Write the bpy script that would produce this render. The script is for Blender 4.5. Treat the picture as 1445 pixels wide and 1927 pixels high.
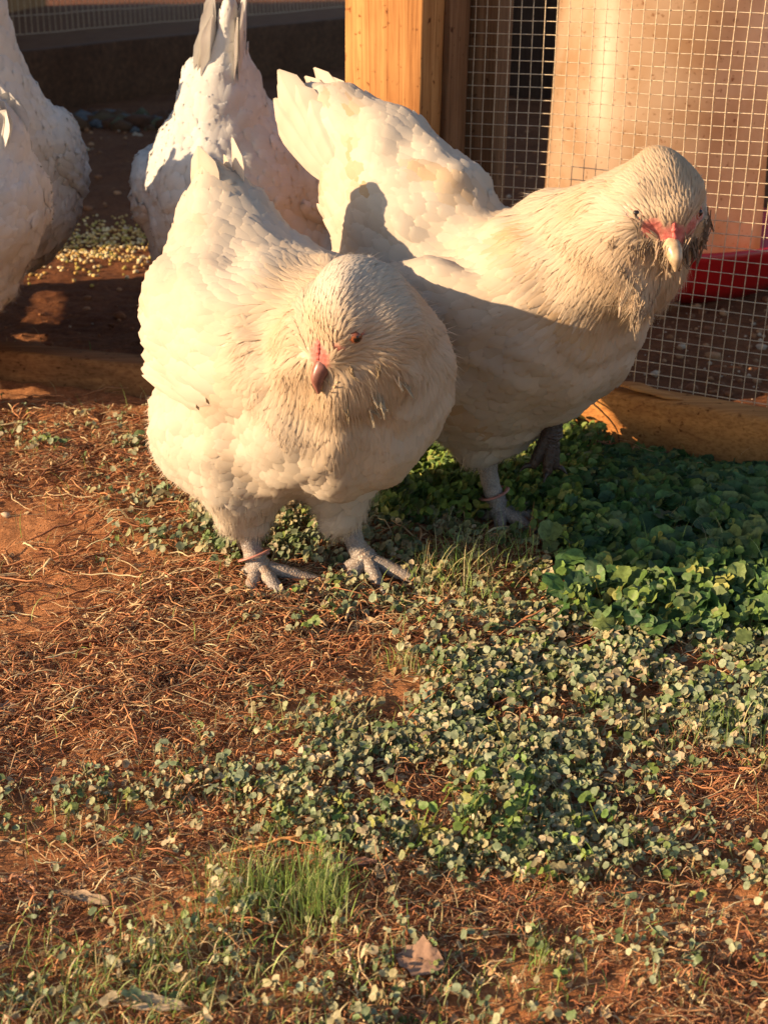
import bpy, math
import numpy as np
from mathutils import Vector

C = bpy.context.scene.collection
for o in list(bpy.data.objects):
    bpy.data.objects.remove(o)
QUICK = bool(globals().get('QUICK_', False))
R = math.radians
rng = np.random.default_rng(7)

# ------------------------------------------------------------------ camera, sky, sun
CAM_H = 0.5
PITCH = 23.0
FPX = 2570.0
cam_d = bpy.data.cameras.new("camera")
cam_d.sensor_fit = 'VERTICAL'
cam_d.sensor_height = 36.0
cam_d.lens = FPX / 1927 * 36.0
cam_d.clip_start = 0.02
cam_d.clip_end = 400
cam_d.dof.use_dof = True
cam_d.dof.focus_distance = 1.0
cam_d.dof.aperture_fstop = 17.0
cam = bpy.data.objects.new("camera", cam_d)
C.objects.link(cam)
cam.location = (0, 0, CAM_H)
cam.rotation_euler = (R(90 - PITCH), 0, 0)
bpy.context.scene.camera = cam

SUN_AZ = 14.5      # direction the light travels, from +x towards +y
SUN_EL = 19.0
w = bpy.data.worlds.new("World")
bpy.context.scene.world = w
w.use_nodes = True
nt = w.node_tree
sky = nt.nodes.new('ShaderNodeTexSky')
sky.sky_type = 'NISHITA'
sky.sun_disc = False
sky.sun_elevation = R(SUN_EL)
# the sky's sun azimuth is measured clockwise from +Y
sky.sun_rotation = R(-90.0 - SUN_AZ)
bg = nt.nodes['Background']
bg.inputs['Strength'].default_value = 0.088
nt.links.new(sky.outputs['Color'], bg.inputs['Color'])
sun_d = bpy.data.lights.new("sun", 'SUN')
sun_d.energy = 4.8
sun_d.angle = R(0.55)
sun_d.color = (1.0, 0.72, 0.43)
sun = bpy.data.objects.new("sun", sun_d)
C.objects.link(sun)
LT = Vector((math.cos(R(SUN_AZ)) * math.cos(R(SUN_EL)), math.sin(R(SUN_AZ)) * math.cos(R(SUN_EL)), -math.sin(R(SUN_EL))))
sun.rotation_euler = LT.to_track_quat('-Z', 'Y').to_euler()
sc = bpy.context.scene
sc.view_settings.view_transform = 'Standard'
sc.view_settings.look = 'None'
sc.view_settings.exposure = 1.13
sc.view_settings.gamma = 1.0
sc.cycles.max_bounces = 8
sc.cycles.transparent_max_bounces = 8

# ------------------------------------------------------------------ survey of the place (photo angles -> metres)
cp, sp = math.cos(R(PITCH)), math.sin(R(PITCH))
def ray(px, py):
    a = (px - 722.5) / FPX; b = (963.5 - py) / FPX
    return np.array([a, cp + b * sp, -sp + b * cp])
def G(px, py, z=0.0):
    r = ray(px, py); t = (CAM_H - z) / -r[2]
    return np.array([r[0] * t, r[1] * t, z])
def at(px, py, Y):
    r = ray(px, py); t = Y / r[1]
    return np.array([r[0] * t, Y, CAM_H + r[2] * t])
def onplane(px, py, p0, n):
    r = ray(px, py); o = np.array([0, 0, CAM_H])
    t = np.dot(p0 - o, n) / np.dot(r, n)
    return o + r * t
def topx(P):
    P = np.asarray(P, float)
    z = P[..., 2] - CAM_H
    d = P[..., 1] * cp - z * sp; u = P[..., 1] * sp + z * cp
    d = np.where(d < .05, .05, d)
    return 722.5 + P[..., 0] / d * FPX, 963.5 - u / d * FPX

# ------------------------------------------------------------------ small helpers
def unit(v):
    v = np.asarray(v, float)
    return v / np.maximum(np.linalg.norm(v, axis=-1, keepdims=True), 1e-9)

def hash01(ix, iy, seed):
    n = (ix.astype(np.int64) * 374761393 + iy.astype(np.int64) * 668265263 + seed * 1442695041) & 0xffffffff
    n = ((n ^ (n >> 13)) * 1274126177) & 0xffffffff
    n = n ^ (n >> 16)
    return (n & 0xffff) / 65535.0
def vnoise(x, y, seed=0):
    x = np.asarray(x, float); y = np.asarray(y, float)
    ix = np.floor(x); iy = np.floor(y)
    fx = x - ix; fy = y - iy
    fx = fx * fx * (3 - 2 * fx); fy = fy * fy * (3 - 2 * fy)
    a = hash01(ix, iy, seed); b = hash01(ix + 1, iy, seed); c = hash01(ix, iy + 1, seed); d = hash01(ix + 1, iy + 1, seed)
    return (a + (b - a) * fx) * (1 - fy) + (c + (d - c) * fx) * fy
def ground_h(x, y):
    x = np.asarray(x, float); y = np.asarray(y, float)
    h = (vnoise(x * 6, y * 6, 1) - .5) * .010 + (vnoise(x * 22, y * 22, 2) - .5) * .006 + (vnoise(x * 70, y * 70, 3) - .5) * .0035 + (vnoise(x * 160, y * 160, 4) - .5) * .0016
    # raked soil heaped against the rear board
    return h

class Acc:
    """collects vertices, quads/triangles and per-vertex colour into ONE mesh"""
    def __init__(s):
        s.v = []; s.f = []; s.c = []; s.m = []; s.n = 0; s.nr = []; s.uv = []
    def add(s, v, f, col=None, mat=0, nrm=None, uv=None):
        v = np.asarray(v, float).reshape(-1, 3); f = np.asarray(f)
        s.v.append(v); s.f.append(f + s.n)
        if col is None: col = (1, 1, 1)
        col = np.broadcast_to(np.asarray(col, float), (len(v), 3))
        s.c.append(col); s.m.append(np.full(len(f), mat, np.int32))
        s.nr.append(np.zeros((len(v), 3)) if nrm is None else nrm)
        s.uv.append(np.zeros((len(v), 2)) if uv is None else uv)
        s.n += len(v)
    def build(s, name, mats, parent=None, smooth=True, normals=False, uvs=False):
        me = bpy.data.meshes.new(name)
        V = np.concatenate(s.v)
        loops = []; tot = []
        for f in s.f:
            loops.append(f.reshape(-1)); tot.append(np.full(len(f), f.shape[1]))
        loops = np.concatenate(loops).astype(np.int32); tot = np.concatenate(tot).astype(np.int32)
        start = np.concatenate([[0], np.cumsum(tot)[:-1]]).astype(np.int32)
        me.vertices.add(len(V)); me.vertices.foreach_set('co', V.astype(np.float32).ravel())
        me.loops.add(len(loops)); me.loops.foreach_set('vertex_index', loops)
        me.polygons.add(len(tot)); me.polygons.foreach_set('loop_start', start); me.polygons.foreach_set('loop_total', tot)
        me.polygons.foreach_set('material_index', np.concatenate(s.m))
        me.polygons.foreach_set('use_smooth', np.full(len(tot), smooth))
        me.update(calc_edges=True)
        ca = me.color_attributes.new('tint', 'FLOAT_COLOR', 'POINT')
        cc = np.ones((len(V), 4), np.float32); cc[:, :3] = np.concatenate(s.c)
        ca.data.foreach_set('color', cc.ravel())
        if uvs:
            U = np.concatenate(s.uv)
            ul = me.uv_layers.new(name='uv'); ul.data.foreach_set('uv', U[loops].astype(np.float32).ravel())
        for m in (mats if isinstance(mats, (list, tuple)) else [mats]):
            me.materials.append(m)
        if normals:
            N = np.concatenate(s.nr)
            vn = np.zeros(len(V) * 3, np.float32); me.vertices.foreach_get('normal', vn); vn = vn.reshape(-1, 3)
            wgt = np.linalg.norm(N, axis=1, keepdims=True)
            N = np.where(wgt > 1e-6, N + vn * np.clip(1 - wgt, 0, 1) * np.where(np.sum(N * vn, 1, keepdims=True) < 0, -1, 1), vn)
            me.normals_split_custom_set_from_vertices(unit(N).tolist())
        o = bpy.data.objects.new(name, me)
        C.objects.link(o)
        if parent is not None: o.parent = parent
        return o

def tag(o, label=None, cat=None, group=None, kind=None):
    if label: o['label'] = label
    if cat: o['category'] = cat
    if group: o['group'] = group
    if kind: o['kind'] = kind
    return o
def empty(name, loc, label=None, cat=None, group=None):
    o = bpy.data.objects.new(name, None); C.objects.link(o)
    o.empty_display_size = .05; o.location = loc
    return tag(o, label, cat, group)

def catmull(P, n):
    P = np.asarray(P, float)
    if len(P) < 3:
        t = np.linspace(0, 1, n)[:, None]; return P[0] * (1 - t) + P[-1] * t
    Q = np.vstack([2 * P[0] - P[1], P, 2 * P[-1] - P[-2]])
    t = np.linspace(0, len(P) - 1 - 1e-6, n); i = t.astype(int); u = (t - i)[:, None]
    a, b, c, d = Q[i], Q[i + 1], Q[i + 2], Q[i + 3]
    return .5 * (2 * b + (c - a) * u + (2 * a - 5 * b + 4 * c - d) * u ** 2 + (3 * b - a - 3 * c + d) * u ** 3)

def tube(acc, P, rad, sides=8, n=None, col=None, mat=0, cap=True, flat=1.0, up=None):
    P = np.asarray(P, float); rad = np.asarray(rad, float)
    if n is None: n = len(P)
    Q = catmull(P, n) if n != len(P) else P
    r = np.interp(np.linspace(0, 1, n), np.linspace(0, 1, len(rad)), rad) if len(rad) != n else rad
    T = unit(np.gradient(Q, axis=0))
    ref = np.array(up if up is not None else (0.13, 0.22, 1.0)); ref = ref / np.linalg.norm(ref)
    if up is None and abs(T[:, 2]).mean() > .9: ref = np.array([1., .1, 0])
    B = unit(np.cross(T, ref)); N = np.cross(B, T)
    a = np.linspace(0, 2 * np.pi, sides, endpoint=False)
    V = Q[:, None] + r[:, None, None] * (np.cos(a)[None, :, None] * B[:, None] + flat * np.sin(a)[None, :, None] * N[:, None])
    V = V.reshape(-1, 3)
    i = np.arange(n - 1)[:, None] * sides; j = np.arange(sides)[None]; j2 = (j + 1) % sides
    F = np.stack([i + j, i + j2, i + sides + j2, i + sides + j], -1).reshape(-1, 4)
    acc.add(V, F, col, mat)
    if cap:
        s0 = np.vstack([Q[0], V[:sides]]); f0 = np.array([[0, (k + 1) % sides + 1, k + 1] for k in range(sides)])
        acc.add(s0, f0, col if np.ndim(col) < 2 else None, mat)
        s1 = np.vstack([Q[-1] + T[-1] * r[-1] * .5, V[-sides:]]); f1 = np.array([[0, k + 1, (k + 1) % sides + 1] for k in range(sides)])
        acc.add(s1, f1, col if np.ndim(col) < 2 else None, mat)

def board(acc, p0, ex, ey, ez, bev=.002, n=(1, 1, 1), wob=0.0, mat=0, seed=0, col=None):
    """a sawn board: corner p0, edge vectors; edges bevelled and slightly uneven"""
    import bmesh
    bm = bmesh.new(); bmesh.ops.create_cube(bm, size=1.0)
    lx, ly, lz = np.linalg.norm(ex), np.linalg.norm(ey), np.linalg.norm(ez)
    for v in bm.verts:
        v.co = Vector(((v.co.x + .5) * lx, (v.co.y + .5) * ly, (v.co.z + .5) * lz))
    bmesh.ops.bevel(bm, geom=bm.edges[:], offset=bev, segments=2, profile=.6, affect='EDGES')
    for ax, k in enumerate(n):
        L = (lx, ly, lz)[ax]
        for q in range(1, k):
            no = [0, 0, 0]; no[ax] = 1; co = [0, 0, 0]; co[ax] = L * q / k
            bmesh.ops.bisect_plane(bm, geom=bm.verts[:] + bm.edges[:] + bm.faces[:], plane_co=co, plane_no=no)
    bmesh.ops.triangulate(bm, faces=[f for f in bm.faces if len(f.verts) > 4])
    bm.verts.index_update()
    V = np.array([v.co[:] for v in bm.verts])
    if wob:
        V[:, 1] += (vnoise(V[:, 0] * 14, V[:, 2] * 14, seed) - .5) * wob * 2
        V[:, 2] += (vnoise(V[:, 0] * 11 + 5, V[:, 1] * 11, seed + 1) - .5) * wob * 2
        V[:, 0] += (vnoise(V[:, 2] * 11 + 5, V[:, 1] * 11, seed + 2) - .5) * wob
    ux, uy, uz = unit(ex), unit(ey), unit(ez)
    W = np.asarray(p0) + V[:, :1] * ux + V[:, 1:2] * uy + V[:, 2:3] * uz
    f3 = [[v.index for v in f.verts] for f in bm.faces if len(f.verts) == 3]
    f4 = [[v.index for v in f.verts] for f in bm.faces if len(f.verts) == 4]
    if np.dot(np.cross(ux, uy), uz) < 0:
        f3 = [f[::-1] for f in f3]; f4 = [f[::-1] for f in f4]
    base = acc.n
    if f4: acc.add(W, np.array(f4), col, mat)
    if f3:
        if f4:
            acc.f.append(np.array(f3) + base); acc.m.append(np.full(len(f3), mat, np.int32))
        else: acc.add(W, np.array(f3), col, mat)
    bm.free()

# ------------------------------------------------------------------ materials
def newmat(name):
    m = bpy.data.materials.new(name); m.use_nodes = True
    t = m.node_tree; b = t.nodes['Principled BSDF']
    return m, t, b
def N(t, typ, **kw):
    n = t.nodes.new(typ)
    for k, v in kw.items():
        if k in n.inputs: n.inputs[k].default_value = v
        else: setattr(n, k, v)
    return n
def ramp(t, fac, stops):
    r = t.nodes.new('ShaderNodeValToRGB'); t.links.new(fac, r.inputs[0])
    e = r.color_ramp.elements
    while len(e) < len(stops): e.new(.5)
    for k, (p, c) in enumerate(stops):
        e[k].position = p; e[k].color = (*c, 1)
    return r.outputs[0]
def mixc(t, fac, a, b, mode='MIX'):
    m = t.nodes.new('ShaderNodeMix'); m.data_type = 'RGBA'; m.blend_type = mode
    for sock, val in ((m.inputs[0], fac), (m.inputs[6], a), (m.inputs[7], b)):
        if hasattr(val, 'is_linked'): t.links.new(val, sock)
        elif isinstance(val, (int, float)): sock.default_value = val
        else: sock.default_value = (*val, 1)
    return m.outputs[2]
def bump(t, b, h, strength=.5, dist=.002):
    n = t.nodes.new('ShaderNodeBump'); n.inputs['Strength'].default_value = strength; n.inputs['Distance'].default_value = dist
    t.links.new(h, n.inputs['Height']); t.links.new(n.outputs[0], b.inputs['Normal'])
def coord(t, which='Object', scale=(1, 1, 1), rot=(0, 0, 0)):
    c = t.nodes.new('ShaderNodeTexCoord'); m = t.nodes.new('ShaderNodeMapping')
    m.inputs['Scale'].default_value = scale; m.inputs['Rotation'].default_value = rot
    t.links.new(c.outputs[which], m.inputs[0]); return m.outputs[0]
def noise(t, vec, scale, detail=4, rough=.55, dist=0):
    n = N(t, 'ShaderNodeTexNoise', Scale=scale, Detail=detail, Roughness=rough, Distortion=dist)
    t.links.new(vec, n.inputs['Vector']); return n.outputs[0]

def mat_feather():
    m, t, b = newmat('feather_white')
    a = N(t, 'ShaderNodeAttribute', attribute_name='tint')
    vec = coord(t)
    n1 = noise(t, vec, 18, 3)
    col = mixc(t, 1.0, a.outputs['Color'], ramp(t, n1, [(.3, (.93, .90, .86)), (.7, (1, 1, 1))]), 'MULTIPLY')
    t.links.new(col, b.inputs['Base Color'])
    b.inputs['Roughness'].default_value = .7
    b.inputs['Specular IOR Level'].default_value = .3
    b.inputs['Sheen Weight'].default_value = .08
    b.inputs['Sheen Roughness'].default_value = .5
    uv = t.nodes.new('ShaderNodeUVMap')
    mp = t.nodes.new('ShaderNodeMapping'); mp.inputs['Scale'].default_value = (1, 1, 1)
    t.links.new(uv.outputs[0], mp.inputs[0])
    wv = N(t, 'ShaderNodeTexWave', Scale=9.0, Distortion=2.5, Detail=3.0)
    wv.bands_direction = 'DIAGONAL'
    t.links.new(mp.outputs[0], wv.inputs['Vector'])
    bump(t, b, wv.outputs['Fac'], .14, .0005)
    tr = N(t, 'ShaderNodeBsdfTranslucent'); t.links.new(col, tr.inputs['Color'])
    mx = N(t, 'ShaderNodeMixShader', Fac=.28)
    t.links.new(b.outputs[0], mx.inputs[1]); t.links.new(tr.outputs[0], mx.inputs[2])
    t.links.new(mx.outputs[0], t.nodes['Material Output'].inputs['Surface'])
    return m
def mat_skin_body():
    m, t, b = newmat('down_and_skin')
    a = N(t, 'ShaderNodeAttribute', attribute_name='tint')
    vec = coord(t)
    n1 = noise(t, vec, 420, 4, .7)
    n2 = N(t, 'ShaderNodeTexVoronoi', Scale=260.0); t.links.new(vec, n2.inputs['Vector'])
    col = mixc(t, 1.0, a.outputs['Color'], ramp(t, n1, [(.3, (.72, .68, .66)), (.65, (1, 1, 1))]), 'MULTIPLY')
    t.links.new(col, b.inputs['Base Color'])
    b.inputs['Roughness'].default_value = .6
    bump(t, b, n2.outputs['Distance'], .6, .001)
    return m
def mat_leg():
    m, t, b = newmat('slate_leg_scales')
    vec = coord(t)
    a = N(t, 'ShaderNodeAttribute', attribute_name='tint')
    v = N(t, 'ShaderNodeTexVoronoi', Scale=380.0, feature='DISTANCE_TO_EDGE')
    t.links.new(vec, v.inputs['Vector'])
    edge = ramp(t, v.outputs['Distance'], [(.0, (.62, .54, .50)), (.12, (1, 1, 1))])
    n = noise(t, vec, 60, 4)
    c1 = ramp(t, n, [(.35, (.19, .17, .165)), (.55, (.31, .26, .22)), (.75, (.38, .25, .16))])
    c = mixc(t, 1.0, mixc(t, 1.0, c1, edge, 'MULTIPLY'), a.outputs['Color'], 'MULTIPLY')
    t.links.new(c, b.inputs['Base Color'])
    b.inputs['Roughness'].default_value = .5
    bump(t, b, v.outputs['Distance'], .8, .0012)
    return m
def mat_plain(name, col, rough=.5, nscale=80, var=.25, bs=.3, bd=.001, spec=.5, metal=0.0, attr=False, transl=0.0):
    m, t, b = newmat(name)
    vec = coord(t)
    n = noise(t, vec, nscale, 5)
    lo = tuple(max(0, c * (1 - var)) for c in col); hi = tuple(min(1, c * (1 + var)) for c in col)
    c = ramp(t, n, [(.3, lo), (.7, hi)])
    if attr:
        a = N(t, 'ShaderNodeAttribute', attribute_name='tint')
        c = mixc(t, 1.0, c, a.outputs['Color'], 'MULTIPLY')
    t.links.new(c, b.inputs['Base Color'])
    b.inputs['Roughness'].default_value = rough; b.inputs['Metallic'].default_value = metal
    b.inputs['Specular IOR Level'].default_value = spec
    bump(t, b, n, bs, bd)
    if transl:
        tr = N(t, 'ShaderNodeBsdfTranslucent'); t.links.new(c, tr.inputs['Color'])
        mx = N(t, 'ShaderNodeMixShader', Fac=transl)
        t.links.new(b.outputs[0], mx.inputs[1]); t.links.new(tr.outputs[0], mx.inputs[2])
        t.links.new(mx.outputs[0], t.nodes['Material Output'].inputs['Surface'])
    return m
def mat_wood(name, light, dark, rot=(0, 0, 0), scale=(1, 1, 1), axis=2, fine=1.0):
    m, t, b = newmat(name)
    s = [26, 26, 26]; s[axis] = 1.3
    vec = coord(t, 'Object', tuple(s), rot)
    n1 = noise(t, vec, 2.4 * fine, 6, .6, .6)
    s2 = [190, 190, 190]; s2[axis] = 5
    vec2 = coord(t, 'Object', tuple(s2), rot)
    n2 = noise(t, vec2, 2.0, 4, .6, .3)
    vec3 = coord(t)
    n3 = noise(t, vec3, 9, 5, .6)
    v = N(t, 'ShaderNodeTexNoise', Scale=120.0, Detail=3.0); t.links.new(vec3, v.inputs['Vector'])
    c = ramp(t, n1, [(.28, dark), (.5, tuple((a + c_) / 2 for a, c_ in zip(light, dark))), (.66, light)])
    c = mixc(t, 1.0, c, ramp(t, n2, [(.35, (.68, .62, .58)), (.55, (1, 1, 1))]), 'MULTIPLY')
    c = mixc(t, 1.0, c, ramp(t, n3, [(.3, (.78, .72, .68)), (.6, (1, 1, 1))]), 'MULTIPLY')
    c = mixc(t, 1.0, c, ramp(t, v.outputs[0], [(.26, (.35, .25, .2)), (.36, (1, 1, 1))]), 'MULTIPLY')
    t.links.new(c, b.inputs['Base Color'])
    b.inputs['Roughness'].default_value = .8; b.inputs['Specular IOR Level'].default_value = .12
    bump(t, b, n2, .5, .0012)
    return m
def mat_dirt():
    m, t, b = newmat('red_clay_soil')
    vec = coord(t)
    n1 = noise(t, vec, 9, 8, .65); n2 = noise(t, vec, 90, 8, .7); n3 = noise(t, vec, 520, 5, .75)
    c = ramp(t, n1, [(.3, (.35, .15, .062)), (.5, (.50, .23, .10)), (.72, (.60, .30, .14))])
    c = mixc(t, 1.0, c, ramp(t, n2, [(.3, (.50, .45, .42)), (.62, (1.12, 1.08, 1.05))]), 'MULTIPLY')
    c = mixc(t, 1.0, c, ramp(t, n3, [(.3, (.55, .5, .48)), (.6, (1.1, 1.1, 1.1))]), 'MULTIPLY')
    # darker soil inside the run
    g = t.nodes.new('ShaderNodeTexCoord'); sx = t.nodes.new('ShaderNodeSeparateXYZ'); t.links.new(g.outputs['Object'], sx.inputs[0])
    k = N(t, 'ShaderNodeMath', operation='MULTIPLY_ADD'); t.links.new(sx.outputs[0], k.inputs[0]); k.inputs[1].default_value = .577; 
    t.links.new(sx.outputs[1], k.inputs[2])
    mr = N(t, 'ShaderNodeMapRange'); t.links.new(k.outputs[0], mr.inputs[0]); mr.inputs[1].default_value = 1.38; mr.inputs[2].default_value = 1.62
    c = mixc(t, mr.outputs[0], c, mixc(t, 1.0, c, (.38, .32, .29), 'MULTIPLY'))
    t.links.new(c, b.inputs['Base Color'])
    b.inputs['Roughness'].default_value = .92; b.inputs['Specular IOR Level'].default_value = .15
    ad = N(t, 'ShaderNodeMath', operation='MULTIPLY_ADD'); t.links.new(n3, ad.inputs[0]); ad.inputs[1].default_value = .3; t.links.new(n2, ad.inputs[2])
    bump(t, b, ad.outputs[0], 1.0, .006)
    return m
M = dict(feather=mat_feather(), body=mat_skin_body(), leg=mat_leg(), dirt=mat_dirt(),
         beak_dark=mat_plain('beak_horn_dark', (.20, .08, .06), .35, 160, .5),
         beak_pale=mat_plain('beak_horn_pale', (.40, .28, .17), .35, 160, .4),
         eye=mat_plain('eye_glossy', (.02, .012, .01), .06, 50, .2, 0),
         iris=mat_plain('eye_iris', (.20, .06, .025), .2, 90, .3, 0),
         red=mat_plain('face_red_skin', (.52, .11, .09), .55, 400, .45, .9, .0015),
         lid=mat_plain('eyelid_skin', (.45, .17, .12), .55, 500, .3, .6, .0008),
         band=mat_plain('leg_band_plastic', (.40, .17, .13), .45, 60, .2),
         wood=mat_wood('pine_post_wood', (.53, .27, .10), (.34, .15, .05), axis=2),
         wood_dark=mat_wood('weathered_stud_wood', (.25, .13, .065), (.13, .065, .03), axis=2),
         wire=mat_plain('galvanised_wire', (.56, .44, .30), .5, 300, .3, .2, .0003, .5, .25),
         hopper=None)
# ------------------------------------------------------------------ the ground
def axis_coords(lo, hi, step, far, g=1.10):
    a = list(np.arange(lo, hi, step)); s = step
    while a[-1] < far: s *= g; a.append(a[-1] + s)
    s = step
    while a[0] > -far: s *= g; a.insert(0, a[0] - s)
    return np.array(a)
def build_ground():
    xs = axis_coords(-.75, .75, .005, 80, 1.12); ys = axis_coords(.42, 2.4, .005, 120, 1.07)
    X, Y = np.meshgrid(xs, ys, indexing='ij')
    Z = ground_h(X, Y)
    V = np.stack([X, Y, Z], -1).reshape(-1, 3)
    nx, ny = X.shape
    i = np.arange(nx - 1)[:, None] * ny; j = np.arange(ny - 1)[None]
    F = np.stack([i + j, i + ny + j, i + ny + j + 1, i + j + 1], -1).reshape(-1, 4)
    a = Acc(); a.add(V, F)
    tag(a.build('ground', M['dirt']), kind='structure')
build_ground()

# ------------------------------------------------------------------ the run: post, studs, hardware cloth, bottom rail
U = np.array([math.cos(R(30)), -math.sin(R(30)), 0])     # along the front of the run, to the right
W_ = np.array([math.sin(R(30)), math.cos(R(30)), 0])      # into the run
ZZ = np.array([0, 0, 1.0])
P0 = G(1300, 874)                                          # foot of the rail's front face
LEAN = math.tan(R(1.4))
ZL = unit(ZZ + U * LEAN)
def on_front(px, py, back=0.0): return onplane(px, py, P0 + W_ * back, W_)
fence = empty('run_fence', tuple(P0), 'wire mesh front of the chicken run with pine post and low bottom rail', 'fence')
INV = -np.array(P0)
def local(a):   # meshes under the empty keep world coordinates minus its base
    a.v = [v + INV for v in a.v]; return a
postf = .051
pl = onplane(645, 300, P0 - W_ * postf, W_); pr = onplane(770, 300, P0 - W_ * postf, W_)
s0 = np.dot(pl - P0, U); s1 = s0 + .089
a = Acc(); board(a, P0 + U * (s0 - pl[2] * LEAN) - W_ * postf - ZZ * .03, U * .089, W_ * .089, ZL * 1.9, .003, (1, 1, 30), .0008)
local(a).build('post', M['wood'], fence)
q = onplane(846, 300, P0 + W_ * .0395, W_)
sw = np.dot(q - P0, U) - q[2] * LEAN
a = Acc(); board(a, P0 + U * (s1 - pl[2] * LEAN + .0006) - W_ * .008, U * .007, W_ * .046, ZL * 1.9, .002, (1, 1, 30), .0006, seed=4)
local(a).build('stud', M['wood_dark'], fence)
a = Acc(); board(a, P0 + U * (sw - .006) + W_ * .045, U * .052, W_ * .038, ZL * 1.9, .003, (1, 1, 30), .001, seed=9)
local(a).build('stud', M['wood_dark'], fence)
# bottom rail
zt = on_front(1300, 762)[2]
M['rail'] = mat_wood('pine_rail_wood', (.58, .27, .085), (.38, .16, .05), rot=(0, 0, R(30)), axis=0, fine=.8)
a = Acc(); board(a, P0 + U * (s1 + .004) - ZZ * .03, U * 2.2, W_ * .038, ZZ * (zt + .03), .006, (60, 1, 4), .0022, seed=12)
local(a).build('bottom_rail', M['rail'], fence)
# hardware cloth 1/2 inch
def wire_panel(acc, p0, u, up, width, height, cell, r, amp, z0=0., sides=4, seg=.02, seed=3, zcell=None):
    zcell = zcell or cell
    nrm = np.cross(u, up)
    def warp(s, z):
        return amp * (vnoise(s * 9 + 3, z * 9, seed) - .5) * 2 + amp * .35 * (vnoise(s * 40, z * 40, seed + 5) - .5)
    def pos(s, z, off=0):
        ds = amp * 1.1 * (vnoise(s * 7 + 13, z * 8 + 1, seed + 1) - .5); dz = amp * 1.2 * (vnoise(s * 8 + 1, z * 7 + 30, seed + 2) - .5)
        return p0 + (s + ds)[:, None] * u + (z + dz)[:, None] * up + (warp(s, z) + off)[:, None] * nrm
    for s in np.arange(0, width, cell):
        zz = np.arange(z0, height, seg); tube(acc, pos(np.full(len(zz), s), zz, .0006), np.full(len(zz), r), sides, cap=False)
    for z in np.arange(z0, height, zcell):
        ss = np.arange(0, width, seg); tube(acc, pos(ss, np.full(len(ss), z), -.0006), np.full(len(ss), r), sides, cap=False)
a = Acc()
q = onplane(846, 300, P0 + W_ * .0395, W_)
sw = np.dot(q - P0, U) - q[2] * LEAN - .0
wire_panel(a, P0 + U * sw + W_ * .0400, U, ZL, 1.0, .75, .0127, .00046, .0035, z0=.05)
local(a).build('wire_mesh', M['wire'], fence)
# splintered flake on the rail
a = Acc()
c0 = onplane(1128, 737, P0 + W_ * .012, W_); c1 = onplane(1285, 741, P0 + W_ * .012, W_)
tp = np.linspace(0, 1, 12)[:, None]; cc = c0 * (1 - tp) + c1 * tp; cc[:, 2] = zt + .0035 + .003 * np.sin(tp[:, 0] * 5)
tube(a, cc, .0115 * np.sin(np.pi * np.clip(tp[:, 0] * .96 + .03, 0, 1)) ** .6 * (1 + .15 * np.sin(tp[:, 0] * 17)), 8, flat=.22, up=(0, 0, 1))
local(a).build('splinter', M['rail'], fence)

# the low loose sill on the left
a = Acc()
pA = G(-120, 700); pB = G(345, 745)
ht = .036
M['sill'] = mat_wood('old_sill_wood', (.34, .17, .07), (.17, .08, .035), rot=(0, 0, R(-30 + 60)), axis=0, fine=.8)
qL = G(-150, 700); un = unit(G(300, 742) - G(0, 708))
wn = np.array([-un[1], un[0], 0])
org = G(0, 714) - un * .6
board(a, org - ZZ * .012, un * .95, wn * .042, ZZ * (ht + .012), .004, (50, 2, 3), .0028, seed=31)
o = a.build('timber_sill', M['sill']); tag(o, 'low weathered timber sill lying on the dirt at the open side of the run', 'timber')

# rear-left side of the run: wide board with coarse mesh above
V2 = unit(np.array([G(640, 123)[0] - G(155, 197)[0], G(640, 123)[1] - G(155, 197)[1], 0]))
b0 = G(155, 199); n2 = np.array([V2[1], -V2[0], 0])
side = empty('side_fence', tuple(b0), 'dark wide board with upright mesh wires above it at the back of the run', 'fence')
INV2 = -b0
zb = onplane(155, 84, b0, n2)[2]
a = Acc(); board(a, b0 - V2 * 2.2 - ZZ * .03, V2 * 5.2, -n2 * .04, ZZ * (zb + .03), .004, (30, 1, 3), .004, seed=40)
a.v = [v + INV2 for v in a.v]
M['rearboard'] = mat_wood('rear_board_wood', (.15, .068, .034), (.07, .033, .018), rot=(0, 0, -math.atan2(V2[1], V2[0])), axis=0)
a.build('board', M['rearboard'], side)
a = Acc(); wire_panel(a, b0 - V2 * 2.2 + n2 * .003, V2, ZZ, 5.2, .95, .0254, .0013, .004, z0=.225, sides=3, seg=.06, seed=11, zcell=.0508)
a.v = [v + INV2 for v in a.v]
a.build('wire_mesh', mat_plain('rusty_wire', (.60, .42, .26), .5, 200, .3, .2, .0003, .5, .3), side)

# coop wall closing the far end of the run
q0 = G(872, 176); 
cw = empty('coop_wall', tuple(q0), 'dark plank wall of the coop behind the feeder', 'wall')
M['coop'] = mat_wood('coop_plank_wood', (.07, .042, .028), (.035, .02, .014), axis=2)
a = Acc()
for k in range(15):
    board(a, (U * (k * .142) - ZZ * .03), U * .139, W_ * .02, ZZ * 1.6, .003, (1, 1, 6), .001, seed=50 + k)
a.build('wall', M['coop'], cw)

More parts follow.
